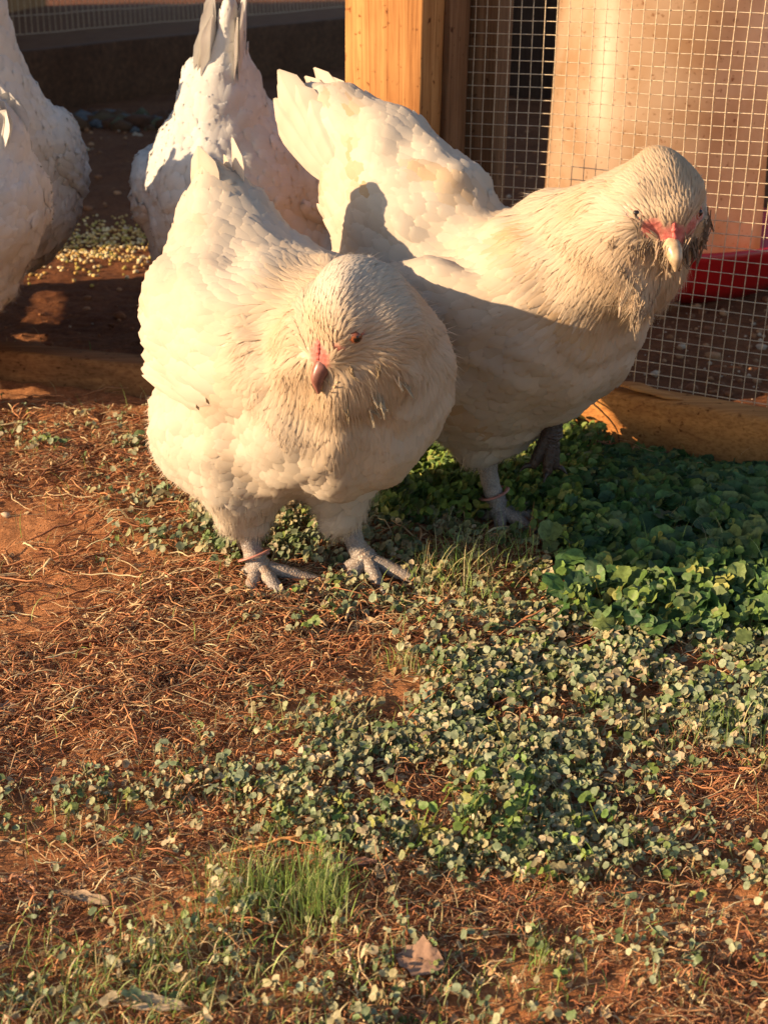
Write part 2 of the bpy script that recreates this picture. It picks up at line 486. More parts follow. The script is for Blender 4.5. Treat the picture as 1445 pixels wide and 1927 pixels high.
# ------------------------------------------------------------------ feeder behind the wire
def lathe(acc, c, prof, n=64, col=None, mat=0, wall=True):
    a_ = np.linspace(0, 2 * np.pi, n, endpoint=False)
    V = np.array([[c[0] + r * math.cos(t), c[1] + r * math.sin(t), c[2] + z] for (r, z) in prof for t in a_])
    m = len(prof)
    i = np.arange(m - 1)[:, None] * n; j = np.arange(n)[None]; j2 = (j + 1) % n
    acc.add(V, np.stack([i + j, i + j2, i + n + j2, i + n + j], -1).reshape(-1, 4), col, mat)
def mat_hopper():
    m, t, b = newmat('frosted_feeder_plastic')
    vec = coord(t); n1 = noise(t, vec, 7, 4); n2 = noise(t, vec, 95, 6, .7); n3 = noise(t, vec, 14, 3)
    c = ramp(t, n1, [(.3, (.62, .43, .27)), (.7, (.75, .56, .38))])
    c = mixc(t, 1.0, c, ramp(t, n2, [(.33, (.50, .32, .20)), (.40, (1, 1, 1))]), 'MULTIPLY')
    c = mixc(t, 1.0, c, ramp(t, n3, [(.35, (.90, .82, .72)), (.6, (1, 1, 1))]), 'MULTIPLY')
    t.links.new(c, b.inputs['Base Color']); b.inputs['Roughness'].default_value = .38
    b.inputs['Subsurface Weight'].default_value = .0
    bump(t, b, n2, .25, .001)
    tr = N(t, 'ShaderNodeBsdfTranslucent'); t.links.new(c, tr.inputs['Color'])
    mx = N(t, 'ShaderNodeMixShader', Fac=.62)
    t.links.new(b.outputs[0], mx.inputs[1]); t.links.new(tr.outputs[0], mx.inputs[2])
    t.links.new(mx.outputs[0], t.nodes['Material Output'].inputs['Surface'])
    return m
M['hopper'] = mat_hopper()
fc = G(1216, 520); fc = np.array([fc[0], fc[1], 0.0])
M['pan'] = mat_plain('red_feeder_plastic', (.52, .012, .012), .3, 14, .25, .15, .001)
fd = empty('poultry_feeder', tuple(fc), 'tall cloudy plastic poultry feeder on a red pan behind the wire', 'feeder')
dF = fc[1]
rb = 203 / FPX * (dF * cp + .40 * sp); 
z470 = at(1228, 478, dF - rb)[2]
ztop = .62
a = Acc(); lathe(a, (0, 0, 0), [(rb * .99, .036), (rb * 1.005, .038), (rb * 1.0, z470 + .014), (rb * .90, ztop), (rb * .86, ztop + .004), (rb * .3, ztop + .05), (.001, ztop + .055)], 96)
a.build('hopper', M['hopper'], fd)
a = Acc(); R2 = rb * 1.42
zr = z470 + .012
lathe(a, (0, 0, 0), [(.001, .012), (R2 * .72, .006), (R2 * .80, .004), (R2 * .90, .03), (R2 * .985, zr - .012), (R2 * 1.0, zr), (R2 * .985, zr + .003), (R2 * .96, zr - .002), (R2 * .86, .035), (R2 * .5, .03), (rb * .7, z470 * .9), (.001, z470 * .95)], 96)
a.build('pan', M['pan'], fd)

# plank coop added out of view to shade the back of the run
M['blocker_wood'] = mat_wood('blocker_board_wood', (.40, .21, .09), (.25, .12, .05), axis=2)
M['roof'] = mat_plain('grey_roof_metal', (.30, .29, .28), .45, 8, .2, .2, .002, .5, .6)
sh = empty('coop', (-3.3, 1.80, 0), 'tall plank coop added unseen outside the run to shade its back', 'coop')
a = Acc()
for k in range(64):
    board(a, np.array([.75, .03 + k * .142, -.05]), np.array([.022, 0, 0]), np.array([0, .139, 0]), ZZ * 2.05, .003, (1, 1, 3), .001, seed=90 + k)
for k in range(5):
    board(a, np.array([.03 + k * .142, 0, -.05]), np.array([.139, 0, 0]), np.array([0, .022, 0]), ZZ * 2.0, .003, (1, 1, 3), .001, seed=140 + k)
a.build('wall', M['blocker_wood'], sh)
a = Acc(); board(a, np.array([-.2, -.12, 1.97]), np.array([1.15, 0, .06]), np.array([0, 9.4, 0]), ZZ * .03, .004)
a.build('roof', M['roof'], sh)

# slatted pallet added out of view to cast shade across the run
pa_ = empty('blocker', (-.98, 1.42, 0), 'slatted wooden pallet added out of view to shade the ground at the left', 'blocker')
for k, (z0_, z1_) in enumerate(((.0, .165), (.182, .325), (.345, .50))):
    a = Acc(); board(a, np.array([0, 0, z0_]), np.array([.018, 0, 0]), np.array([0, .54, 0]), ZZ * (z1_ - z0_), .003, (1, 20, 2), .002, seed=200 + k)
    a.build('slat', M['blocker_wood'], pa_)
for k in range(3):
    a = Acc(); board(a, np.array([-.07, .03 + .22 * k, 0]), np.array([.068, 0, 0]), np.array([0, .04, 0]), ZZ * .50, .003)
    a.build('bearer', M['blocker_wood'], pa_)
# ------------------------------------------------------------------ hens
def sd_ell(p, c, r, a, up):
    a = unit(a); l = unit(np.cross(up, a)); u2 = np.cross(a, l)
    q = p - np.asarray(c)
    q = np.stack([q @ a, q @ l, q @ u2], -1); r = np.asarray(r, float)
    k0 = np.linalg.norm(q / r, axis=-1); k1 = np.linalg.norm(q / r ** 2, axis=-1)
    return k0 * (k0 - 1) / np.maximum(k1, 1e-6)
def sd_cone(p, a, b, ra, rb):
    a = np.asarray(a, float); b = np.asarray(b, float); ab = b - a
    t = np.clip(((p - a) @ ab) / np.dot(ab, ab), 0, 1)
    return np.linalg.norm(p - a - t[..., None] * ab, axis=-1) - (ra + (rb - ra) * t)
def smin(a, b, k):
    h = np.clip(.5 + .5 * (b - a) / k, 0, 1)
    return b + (a - b) * h - k * h * (1 - h)

def surface_nets(F, org, h):
    S = F < 0
    c = [(i, j, k) for i in (0, 1) for j in (0, 1) for k in (0, 1)]
    nx, ny, nz = F.shape
    sl = lambda i, j, k: (slice(i, nx - 1 + i), slice(j, ny - 1 + j), slice(k, nz - 1 + k))
    cnt = sum(S[sl(*q)].astype(np.int8) for q in c)
    act = (cnt > 0) & (cnt < 8)
    idx = -np.ones(act.shape, np.int64); A = np.argwhere(act); idx[act] = np.arange(len(A))
    pos = np.zeros((len(A), 3)); num = np.zeros(len(A))
    vals = {q: F[A[:, 0] + q[0], A[:, 1] + q[1], A[:, 2] + q[2]] for q in c}
    for q in c:
        for ax in range(3):
            if q[ax] == 0:
                q2 = list(q); q2[ax] = 1; q2 = tuple(q2)
                f0, f1 = vals[q], vals[q2]; m = (f0 < 0) != (f1 < 0)
                t = np.where(m, f0 / np.where(m, f0 - f1, 1), 0)
                P = np.array(q, float)[None] + np.zeros((len(A), 3)); P[:, ax] = t
                pos += P * m[:, None]; num += m
    V = org + h * (A + pos / num[:, None])
    faces = []
    for ax in range(3):
        o1, o2 = [(1, 2), (2, 0), (0, 1)][ax]
        a0 = [slice(None)] * 3; a1 = [slice(None)] * 3; a0[ax] = slice(0, -1); a1[ax] = slice(1, None)
        s0, s1 = S[tuple(a0)], S[tuple(a1)]
        E = np.argwhere(s0 != s1)
        E = E[(E[:, o1] > 0) & (E[:, o2] > 0) & (E[:, o1] < F.shape[o1] - 1) & (E[:, o2] < F.shape[o2] - 1)]
        ins = s0[E[:, 0], E[:, 1], E[:, 2]]
        d1 = np.zeros(3, int); d1[o1] = 1; d2 = np.zeros(3, int); d2[o2] = 1
        g = lambda e: idx[e[:, 0], e[:, 1], e[:, 2]]
        q = np.stack([g(E - d1 - d2), g(E - d2), g(E), g(E - d1)], 1)
        faces.append(np.where(ins[:, None], q, q[:, ::-1]))
    return V, np.concatenate(faces)

class Field:
    def __init__(s, F, org, h): s.F = F; s.o = org; s.h = h; s.n = np.array(F.shape)
    def val(s, p):
        q = (p - s.o) / s.h; q = np.clip(q, 0, s.n - 1.001); i = q.astype(int); f = q - i
        x, y, z = i[..., 0], i[..., 1], i[..., 2]; fx, fy, fz = f[..., 0], f[..., 1], f[..., 2]
        F = s.F
        c00 = F[x, y, z] * (1 - fx) + F[x + 1, y, z] * fx; c10 = F[x, y + 1, z] * (1 - fx) + F[x + 1, y + 1, z] * fx
        c01 = F[x, y, z + 1] * (1 - fx) + F[x + 1, y, z + 1] * fx; c11 = F[x, y + 1, z + 1] * (1 - fx) + F[x + 1, y + 1, z + 1] * fx
        return (c00 * (1 - fy) + c10 * fy) * (1 - fz) + (c01 * (1 - fy) + c11 * fy) * fz
    def grad(s, p, e=None):
        e = e or s.h * .9
        g = np.stack([s.val(p + np.eye(3)[k] * e) - s.val(p - np.eye(3)[k] * e) for k in range(3)], -1)
        return g / (2 * e)
    def proj(s, p, off=0.0, it=2):
        for _ in range(it):
            g = s.grad(p); gn = np.maximum(np.linalg.norm(g, axis=-1), .3)
            p = p - (g / gn[..., None]) * ((s.val(p) - off) / gn)[..., None]
        return p

def sample_mesh(V, F, n, rg):
    T = np.concatenate([F[:, [0, 1, 2]], F[:, [0, 2, 3]]])
    a, b, c = V[T[:, 0]], V[T[:, 1]], V[T[:, 2]]
    ar = np.linalg.norm(np.cross(b - a, c - a), axis=1); cum = np.cumsum(ar)
    k = np.minimum(np.searchsorted(cum, rg.random(n) * cum[-1]), len(T) - 1)
    u, v = rg.random(n), rg.random(n); m = u + v > 1; u[m] = 1 - u[m]; v[m] = 1 - v[m]
    return a[k] + u[:, None] * (b - a)[k] + v[:, None] * (c - a)[k]
def darts(P, rad):
    keep = []; grid = {}; cs = .004
    Pl = P.tolist(); rl = rad.tolist()
    for i, (x, y, z) in enumerate(Pl):
        r = rl[i]; r2 = r * r; R_ = int(r / cs) + 1
        cx, cy, cz = int(x // cs), int(y // cs), int(z // cs); ok = True
        for a in range(cx - R_, cx + R_ + 1):
            for b in range(cy - R_, cy + R_ + 1):
                for c in range(cz - R_, cz + R_ + 1):
                    for (u, v, w_) in grid.get((a, b, c), ()):
                        if (u - x) ** 2 + (v - y) ** 2 + (w_ - z) ** 2 < r2: ok = False; break
                    if not ok: break
                if not ok: break
            if not ok: break
        if ok:
            keep.append(i); grid.setdefault((cx, cy, cz), []).append((x, y, z))
    return np.array(keep)

ROWS = np.array([0., .28, .55, .78, .93, 1.0]); WID = np.array([.45, .85, 1.0, .92, .6, .18]); WIDN = np.array([.4, .8, .9, .62, .3, .05])
def feathers(acc, fld, P, T, L, W, lift, col, rg, nrm_mix=.52, base=.0004, hug=True):
    n = len(P)
    if n == 0: return
    nr = len(ROWS)
    V = np.zeros((n, nr, 3, 3)); NN = np.zeros((n, nr, 3, 3))
    c = P.copy(); t = T.copy()
    prev = 0
    for k in range(nr):
        dv = ROWS[k] - prev; prev = ROWS[k]
        c = c + t * (L * dv)[:, None]
        if hug: c = fld.proj(c, 0.0, 1)
        g = unit(fld.grad(c)); t = unit(t - g * np.sum(t * g, -1, keepdims=True))
        B = np.cross(g, t)
        off = base + lift * ROWS[k] ** 1.4 - (.0012, .0004, 0, 0, 0, 0)[k]
        for j, sgn in enumerate((-1, 0, 1)):
            q = c + B * (sgn * W * np.where(W < .0034, WIDN[k], WID[k]))[:, None]
            if hug and sgn: q = fld.proj(q, 0.0, 1)
            q = q + g * (off * (1.0 if sgn == 0 else .45))[:, None] + (g * (.0006 * (0, .5, 1, 1, .8, .4)[k] * (W / .008))[:, None] if sgn == 0 else 0)
            if sgn: q = q - t * (L * .05)[:, None] * (1 if k == nr - 1 else 0)
            V[:, k, j] = q; NN[:, k, j] = unit(g + B * sgn * .38 + t * .10 * ROWS[k])
    V = V.reshape(n, -1, 3); NN = NN.reshape(-1, 3) * nrm_mix
    f = []
    for k in range(nr - 1):
        for j in range(2):
            a = k * 3 + j; f.append([a, a + 1, a + 4, a + 3])
    f = np.array(f); FF = (f[None, :, ::-1] + (np.arange(n) * nr * 3)[:, None, None]).reshape(-1, 4)
    cc = np.repeat(col[:, None], nr * 3, 1).copy()
    shade = np.array([.90, .93, .97, 1, 1.01, 1.02])  # base-to-tip shading painted into the feather colour so the scallops show
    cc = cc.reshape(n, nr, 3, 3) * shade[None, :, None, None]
    uv = np.zeros((n, nr, 3, 2)); uv[..., 0] = np.array([0, .5, 1]); uv[..., 1] = ROWS[None, :, None] * 2 + rg.random(n)[:, None, None]
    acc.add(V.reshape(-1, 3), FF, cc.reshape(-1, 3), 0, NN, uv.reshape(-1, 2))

def strands(acc, P, T, Nn, L, wd, col, rg, droop=.25, curl=.12, out=.35, jit=.16):
    n = len(P)
    if n == 0: return
    d = unit(T + Nn * out + rg.normal(0, jit, (n, 3)))
    B = -unit(np.cross(Nn, d) + rg.normal(0, .22, (n, 3)))
    sgn_ = np.sign(np.sum(np.cross(B, d) * Nn, -1, keepdims=True)); B = B * np.where(sgn_ == 0, 1, sgn_)
    g = np.array([0, 0, -1.0])
    k1 = P + d * (L * .45)[:, None] + g * (L * droop * .15)[:, None]
    d2 = unit(d + g * droop + rg.normal(0, curl, (n, 3)))
    k2 = k1 + d2 * (L * .55)[:, None]
    V = np.stack([P - B * wd[:, None], P + B * wd[:, None], k1 + B * wd[:, None] * .8, k1 - B * wd[:, None] * .8, k2], 1)
    base = (np.arange(n) * 5)[:, None]
    NN = np.repeat((Nn * .9)[:, None], 5, 1).reshape(-1, 3)
    b0 = acc.n
    acc.add(V.reshape(-1, 3), base + np.array([[0, 1, 2, 3]]), np.repeat(col, 5, 0), 0, NN)
    acc.f.append(b0 + base + np.array([[3, 2, 4]])); acc.m.append(np.zeros(n, np.int32))

def vane(acc, fld, root, d, side, nrm, L, W, bend, col, rg, nl=12, nw=4, round_=.9):
    """one big quill feather: a cambered blade with a shaft line"""
    v = np.linspace(0, 1, nl); u = np.linspace(-1, 1, 2 * nw + 1)
    wd = W * np.clip(.35 + 1.6 * v, 0, 1) * np.sqrt(np.clip(1 - np.clip((v - (1 - .24 * round_)) / (.24 * round_), 0, 1) ** 2.2, 0.0, 1))
    wd[-1] = W * .12
    d = unit(d); side = unit(side - d * np.dot(side, d)); nrm = np.cross(d, side)
    c = root + d[None] * (v * L)[:, None] + nrm[None] * (bend * L * v ** 2)[:, None]
    ser = 1 + .03 * np.sin(v * 60 + rg.random() * 6)
    V = c[:, None] + side[None, None] * (u[None] * (wd * ser)[:, None])[..., None] + nrm[None, None] * ((-.22 * u ** 2)[None] * wd[:, None] + (.0009 * np.exp(-(u * 6) ** 2))[None])[..., None]
    V -= d * ((np.abs(u) ** 2)[None, :, None] * (wd[:, None, None] * .35))
    m = 2 * nw + 1
    i = np.arange(nl - 1)[:, None] * m; j = np.arange(m - 1)[None]
    F = np.stack([i + j, i + j + 1, i + m + j + 1, i + m + j], -1).reshape(-1, 4)
    uv = np.stack(np.broadcast_arrays((u * .5 + .5)[None], (v * 4)[:, None]), -1).reshape(-1, 2)
    ush = (1.0 - .13 * np.abs(u) ** 2 - .16 * np.exp(-(u * 7) ** 2))[None, :, None] * np.ones((nl, 1, 1)) * (1 + .05 * np.sin(v * 23 + rg.random() * 6))[:, None, None]  # edge shading painted into the colour to part quills, plus the shaft line
    acc.add(V.reshape(-1, 3), F, (np.asarray(col) * ush).reshape(-1, 3), 0, None, uv)

WHITE = np.array([.80, .755, .67]); BUFF = np.array([.56, .38, .21]); SNOW = np.array([.68, .66, .63])
SUN_WHITE = np.array([.62, .54, .445]); STAIN = np.array([.52, .34, .17])  # first colour: white plumage with the sun's warm tone painted in
def hen(name, label, group, loc, heading, S):
    WHITE = S.get('white', SUN_WHITE)
    rg = np.random.default_rng(S.get('seed', 1))
    th = R(heading); ct, st = math.cos(th), math.sin(th)
    loc = np.array([loc[0], loc[1], 0.0])
    def L_(p):      # world point -> hen coordinates
        q = np.asarray(p, float) - loc; return np.array([q[0] * ct + q[1] * st, -q[0] * st + q[1] * ct, q[2]])
    def D_(d):
        d = unit(d); return np.array([d[0] * ct + d[1] * st, -d[0] * st + d[1] * ct, d[2]])
    root = empty(name, tuple(loc), label, 'hen', group); root.rotation_euler = (0, 0, th)
    H = L_(S['head']); f = D_(S['face'])
    up = unit(np.array([0, 0, 1.]) + S.get('headroll', 0) * np.cross(f, [0, 0, 1.])); up = unit(up - f * np.dot(up, f)); lf = np.cross(up, f)
    tb = np.array(S.get('tailbase', (-.125, 0, .225))); tt = L_(S['tail']); td = unit(tt - tb); tlen = np.linalg.norm(tt - tb)
    nb = np.array(S.get('neckbase', (.085, 0, .20))); hs = S.get('headsize', 1.0)
    z0 = S.get('dz', 0.0); sc_ = S.get('fat', 1.0)
    X = np.array([1., 0, 0]); Zu = np.array([0, 0, 1.])
    pt = R(S.get('pitch', 0)); cpt, spt = math.cos(pt), math.sin(pt)
    def rp(c): x, z = c[0], c[2] - .15; return np.array([x * cpt - z * spt, c[1], x * spt + z * cpt + .15 + z0])
    def rd(d): return np.array([d[0] * cpt - d[2] * spt, d[1], d[0] * spt + d[2] * cpt])
    E = lambda c, r, a=X, k=.03: ('e', tuple(rp(np.array(c) * [sc_, sc_, 1])), tuple(np.array(r) * sc_), rd(unit(a)), Zu, k)
    prims = [E((0, 0, .165), (.125, .098, .085), (1, 0, -.12)),
             E((.078, 0, .150), (.080, .088, .088)),
             E((-.02, 0, .118), (.095, .088, .062)),
             E((-.088, 0, .185), (.078, .074, .066), (1, 0, -.35)),
             ('c', tb * .7 + np.array([-.04, 0, .185]) * .3, tb + td * .03, .060 * sc_, .036, .04),
             ]
    for sy in (-1, 1):
        wa = S.get('wing', {}).get(sy, {})
        wc = np.array(wa.get('c', (-.02, sy * .083 * sc_, .180))); wdv = wa.get('d', (1, 0, -.10))
        prims.append(('e', rp(wc), wa.get('r', (.108, .024, .052)), rd(unit(wdv)), Zu, wa.get('k', .010)))
    for lg in S['legs']:
        hk = L_(lg['top'])
        hp = np.array(lg.get('hip', (hk[0] * .5 - .005, hk[1] * .9, .105 + z0)))
        prims.append(('c', hp, hk + [0, 0, .006], .050, lg.get('r', .021), .025))
    # neck, skull, muffs, beard
    m1 = nb * .45 + H * .55 + np.array(S.get('neckbend', (0, 0, .0)))
    prims += [('c', nb + [0, 0, z0], m1, .066, .046 * hs, .035), ('c', m1, H - f * .008, .046 * hs, .031 * hs, .025),
              ('e', H, np.array((.033, .0265, .0275)) * hs, f, up, .012),
              ('c', H + f * .012 * hs - up * .003, H + f * .033 * hs - up * .008, .0185 * hs, .0085 * hs, .008)]
    for sgn in (-1, 1):
        prims.append(('e', H + lf * sgn * .022 * hs - up * .017 * hs - f * .004, np.array((.021, .0175, .023)) * hs, unit(f * .6 - up), f, .012))
    prims.append(('e', H - up * .033 * hs + f * .006, np.array((.024, .020, .019)) * hs, unit(-up + f * .1), f, .012))
    prims += S.get('extra', lambda L, D: [])(L_, D_)
    # tail: a narrow upright tent
    tw = S.get('tailw', .030)
    tside = unit(np.cross(td, [0, 1, 0]))
    prims.append(('e', tb + td * tlen * .36 - tside * S.get('toff', 0), (tlen * .50, .013, tw), td, tside, .02))
    pts = np.array([np.array(p[1]) for p in prims] + [np.array(p[2]) for p in prims if p[0] == 'c'])
    lo = pts.min(0) - .125; hi = pts.max(0) + .125; lo[2] = max(lo[2], .0)
    h = .0065 if QUICK else S.get('res', .0045)
    n = np.ceil((hi - lo) / h).astype(int)
    gx = [lo[k] + h * np.arange(n[k]) for k in range(3)]
    P = np.stack(np.meshgrid(*gx, indexing='ij'), -1).astype(np.float32)
    D = np.full(P.shape[:3], 9., np.float32)
    for p in prims:
        d = sd_ell(P, p[1], p[2], p[3], p[4]) if p[0] == 'e' else sd_cone(P, p[1], p[2], p[3], p[4])
        D = smin(D, d.astype(np.float32), p[5])
    # soft unevenness of plumage
    lump = .0022
    D += lump * (np.sin(P[..., 0] * 95 + 2 * np.sin(P[..., 2] * 70)) * np.sin(P[..., 2] * 88 + 1.7 * np.sin(P[..., 1] * 80 + rg.random() * 6)) + .6 * np.sin(P[..., 1] * 120 + P[..., 0] * 60 + 2))
    fld = Field(D, lo, h)
    V, F = surface_nets(D, lo, h)
    V = fld.proj(V, -.0006, 1)
    # ---- control points: position, flow direction, length, half width, lift, spacing, fluff, tint
    hack = S.get('hackle', .5)
    tn = lambda a, b, t: tuple(a * (1 - t) + b * t)
    Ctl = []
    def ctl(p, d, L, W, li, sp, fl, ti): Ctl.append((np.asarray(p, float), unit(np.asarray(d, float)), L, W, li, sp, fl, np.asarray(ti)))
    warm = tn(WHITE, BUFF, .28); vwarm = tn(WHITE, BUFF, .62); w_ = tuple(WHITE)
    hd = S.get('headtint', vwarm)
    # body
    for sy in (-1, 1):
        ctl((.10, sy * .05, .215 + z0), (-1, sy * .5, -.5), .030, .0050, .0014, .0060, 0.05, warm)
        ctl((.03, sy * .05, .245 + z0), (-1, sy * .2, .05), .030, .0062, .0016, .0068, 0.0, w_)
        ctl((-.05, sy * .04, .255 + z0), (-1, sy * .1, .25), .032, .0098, .0017, .0082, 0.0, w_)
        ctl((-.10, sy * .05, .24 + z0), (-1, sy * .2, .2), .032, .0100, .0019, .0084, 0.03, w_)
        ctl((.05, sy * .10, .18 + z0), (-1, 0, -.25), .030, .0092, .0012, .0080, 0.0, warm)
        ctl((-.02, sy * .105, .185 + z0), (-1, 0, -.05), .036, .0098, .0019, .0084, 0.0, w_)
        ctl((-.09, sy * .09, .18 + z0), (-1, 0, .12), .040, .0092, .0024, .0084, 0.0, w_)
        ctl((.09, sy * .07, .14 + z0), (-.7, sy * .2, -.8), .026, .0092, .0012, .0078, 0.05, w_)
        ctl((.04, sy * .08, .10 + z0), (-.7, sy * .1, -.6), .026, .0090, .0012, .0078, 0.15, w_)
        ctl((-.03, sy * .09, .11 + z0), (-.7, 0, -.4), .026, .0090, .0013, .0080, 0.4, w_)
        ctl((-.09, sy * .06, .11 + z0), (-.8, 0, -.3), .020, .0075, .0015, .0085, 1.0, w_)
        ctl((0.0, sy * .05, .05 + z0), (-.2, 0, -1), .016, .005, .0010, .0080, 1.0, w_)
    ctl((.155, 0, .15 + z0), (-.1, 0, -1), .026, .0092, .0012, .0078, 0.02, w_)
    ctl((.12, 0, .09 + z0), (-.7, 0, -.5), .020, .0085, .0012, .0075, 0.2, w_)
    ctl((.02, 0, .06 + z0), (-1, 0, 0), .020, .0075, .0012, .0080, 0.8, w_)
    ctl((-.14, 0, .15 + z0), (-.3, 0, -.9), .020, .0075, .0015, .0080, 1.0, w_)
    ctl((.15, 0, .19 + z0), (.2, 0, -1), .024, .006, .0014, .0065, 0.1, warm)
    # tail
    for k, q in enumerate((.1, .5, .9)):
        for sy in (-1, 1):
            ctl(tb + td * tlen * q + np.array([0, sy * .018, 0]), td, .034 + .014 * q, .0095, .0022, .0085, 0.0, w_)
    # neck
    ax = unit(nb + [0, 0, z0] - H)
    for q, tint_ in ((.25, hd), (.6, tn(WHITE, BUFF, .45))):
        c0 = H * (1 - q) + (nb + [0, 0, z0]) * q
        l2 = unit(np.cross(ax, up + .01)); u2 = np.cross(l2, ax)
        for a_ in np.linspace(0, 2 * np.pi, 6, endpoint=False):
            o_ = l2 * math.cos(a_) + u2 * math.sin(a_)
            ctl(c0 + o_ * .05, ax * .8 + np.array([0, 0, -.55]), .022 + .008 * q, .0014 + .0011 * q, .0005, .0027 + .0008 * q, .0, tint_)
    # head
    ctl(H + f * .03 + up * .01, -f * 1 + up * .5, .0065, .0010, .0003, .0018, 0, hd)
    ctl(H + up * .03, -f, .010, .0011, .0004, .0019, 0, S.get('crown', hd))
    for sgn in (-1, 1):
        ctl(H + lf * sgn * .03 - up * .0, -f * .9 - up * .2 + lf * sgn * .2, .012, .0012, .0006, .0021, .15, tn(WHITE, BUFF, .2))
        ctl(H + lf * sgn * .034 - up * .024, -up * .8 - f * .5 + lf * sgn * .35, .016, .0014, .0012, .0025, .5, tn(WHITE, BUFF, .3))
    ctl(H - up * .05 + f * .015, -up * 1 + f * .05 - f * .3, .020, .0014, .0012, .0026, .6, tn(WHITE, BUFF, .35))
    CP = np.array([c[0] for c in Ctl]); CDr = np.array([c[1] for c in Ctl]); CS = np.array([[*c[2:7], *c[7]] for c in Ctl])
    def look(p):
        d = np.linalg.norm(p[:, None] - CP[None], axis=-1); wg = 1 / (d + .004) ** 4; wg /= wg.sum(1, keepdims=True)
        return wg @ CDr, wg @ CS
    # bare face
    faceC = [H + f * .026 * hs + lf * s_ * .0125 * hs + up * .001 for s_ in (-1, 1)] + [H + f * .036 * hs - up * .002] + [H + f * .015 * hs + lf * s_ * .022 * hs + up * .004 for s_ in (-1, 1)]
    es = S.get('eyeside', (-1, 1))
    faceR = np.array([.0085 if -1 in es else .005, .0085 if 1 in es else .005, .0115, .0075 if -1 in es else .0005, .0075 if 1 in es else .0005]) * hs * S.get('facer', 1.0)
    def facedist(p): return np.min(np.stack([np.linalg.norm(p - c, axis=-1) / r for c, r in zip(faceC, faceR)]), 0)
    fd_ = facedist(V)
    _, cs = look(V)
    colb = cs[:, 5:8] * .96
    skin = np.clip((1.25 - fd_) / .4, 0, 1)[:, None]
    fn = vnoise(V[:, 0] * 900 + V[:, 2] * 500, V[:, 1] * 900, 4)[:, None]
    sk = np.array([.50, .17, .13]) * (1 - fn) + np.array([.38, .075, .065]) * fn
    cr = np.clip(1 - np.linalg.norm(V - (H + f * .031 + up * .010), axis=1) / .010, 0, 1)[:, None]
    sk = sk * (1 - cr * .8) + np.array([.16, .05, .08]) * cr * .8
    colb = colb * (1 - skin) + sk * skin
    acc = Acc(); acc.add(V, F, colb, 0)
    # ---- legs, toes, claws (part of the same body mesh)
    for lg in S['legs']:
        hk = L_(lg['top']); ft = L_(lg['foot']); lc = lg.get('tint', (1, 1, 1))
        mid = (hk + ft) / 2 + np.array(lg.get('bow', (0, 0, 0)))
        n_ = 22; zig = 1 + .05 * np.sin(np.arange(n_) * 2.1)
        tube(acc, np.array([hk + [0, 0, .02], mid, ft + [0, 0, .004]]), np.interp(np.linspace(0, 1, n_), [0, .15, .5, .85, 1], [.0115, .0095, .0082, .0098, .0108]) * zig * lg.get('thick', 1), 12, n_, lc, 1)
        for (ang, ln, dz) in lg['toes']:
            a = R(ang) - th; dd = np.array([math.cos(a), math.sin(a), 0])
            e1 = ft + dd * ln * .33 + [0, 0, dz * .25 + .0035]; e2 = ft + dd * ln * .7 + [0, 0, dz * .65 + .001]; e3 = ft + dd * ln + [0, 0, dz]
            n_ = 16; zig = 1 + .07 * np.sin(np.arange(n_) * 2.4)
            tube(acc, np.array([ft + [0, 0, .003], e1, e2, e3]), np.interp(np.linspace(0, 1, n_), [0, .3, .7, 1], [.0088, .0066, .0056, .0040]) * zig * lg.get('thick', 1), 10, n_, lc, 1)
            tube(acc, np.array([e3 - dd * .003, e3 + dd * .006 + [0, 0, .001], e3 + dd * .012 + [0, 0, -.004]]), [.0032, .0024, .0005], 6, 7, tuple(np.array(lc) * .6), 1)
    acc.build('body', [M['body'], M['leg']], root)
    if S.get('bandleg') is not None:
        lg = S['legs'][S['bandleg']]; hk = L_(lg['top']); ft = L_(lg['foot']); q = ft + (hk - ft) * .30; axl = unit(hk - ft)
        b_ = Acc(); e1 = unit(np.cross(axl, X)); e2 = np.cross(axl, e1)
        tt_ = np.linspace(0, 2 * np.pi * 1.12, 34)
        pth = q + (np.cos(tt_)[:, None] * e1 + np.sin(tt_)[:, None] * e2) * (.0118 + .0012 * tt_[:, None] / 6) + axl * (tt_[:, None] * .0006) + np.array([.0, 0, .0])
        tube(b_, pth, np.full(34, .0024), 6, None, None, flat=.45, up=tuple(axl))
        b_.build('leg_band', M['band'], root)
    # ---- eyes and beak
    for sgn in S.get('eyeside', (-1, 1)):
        e = H + f * .0155 * hs + lf * sgn * .020 * hs + up * .0045
        e = fld.proj(e[None], -.0018, 3)[0]; on = unit(fld.grad(e[None]))[0]
        ea = Acc()
        phi = np.linspace(0, np.pi, 9); tht = np.linspace(0, 2 * np.pi, 14, endpoint=False)
        sph = lambda r, c: np.array([c + r * np.array([math.sin(p_) * math.cos(t_), math.sin(p_) * math.sin(t_), math.cos(p_)]) for p_ in phi for t_ in tht])
        i = np.arange(8)[:, None] * 14; j = np.arange(14)[None]; j2 = (j + 1) % 14
        SF = np.stack([i + j, i + 14 + j, i + 14 + j2, i + j2], -1).reshape(-1, 4)
        ez = hs * S.get('eyes', 1.0); ea.add(sph(.0040 * ez, e), SF, None, 0); ea.add(sph(.0031 * ez, e + on * .0013 * hs), SF, None, 1)
        ea.build('eye', [M['iris'], M['eye']], root)
        # puffy lid rim
        la = Acc(); e1 = unit(np.cross(on, up)); e2 = np.cross(on, e1); tt_ = np.linspace(0, 2 * np.pi, 25)
        tube(la, e + on * .0012 + (np.cos(tt_)[:, None] * e1 * 1.15 + np.sin(tt_)[:, None] * e2 * .85) * .0040 * hs, np.full(25, .0010), 6, None, None, cap=False)
        la.build('eyelid', M['lid'], root)
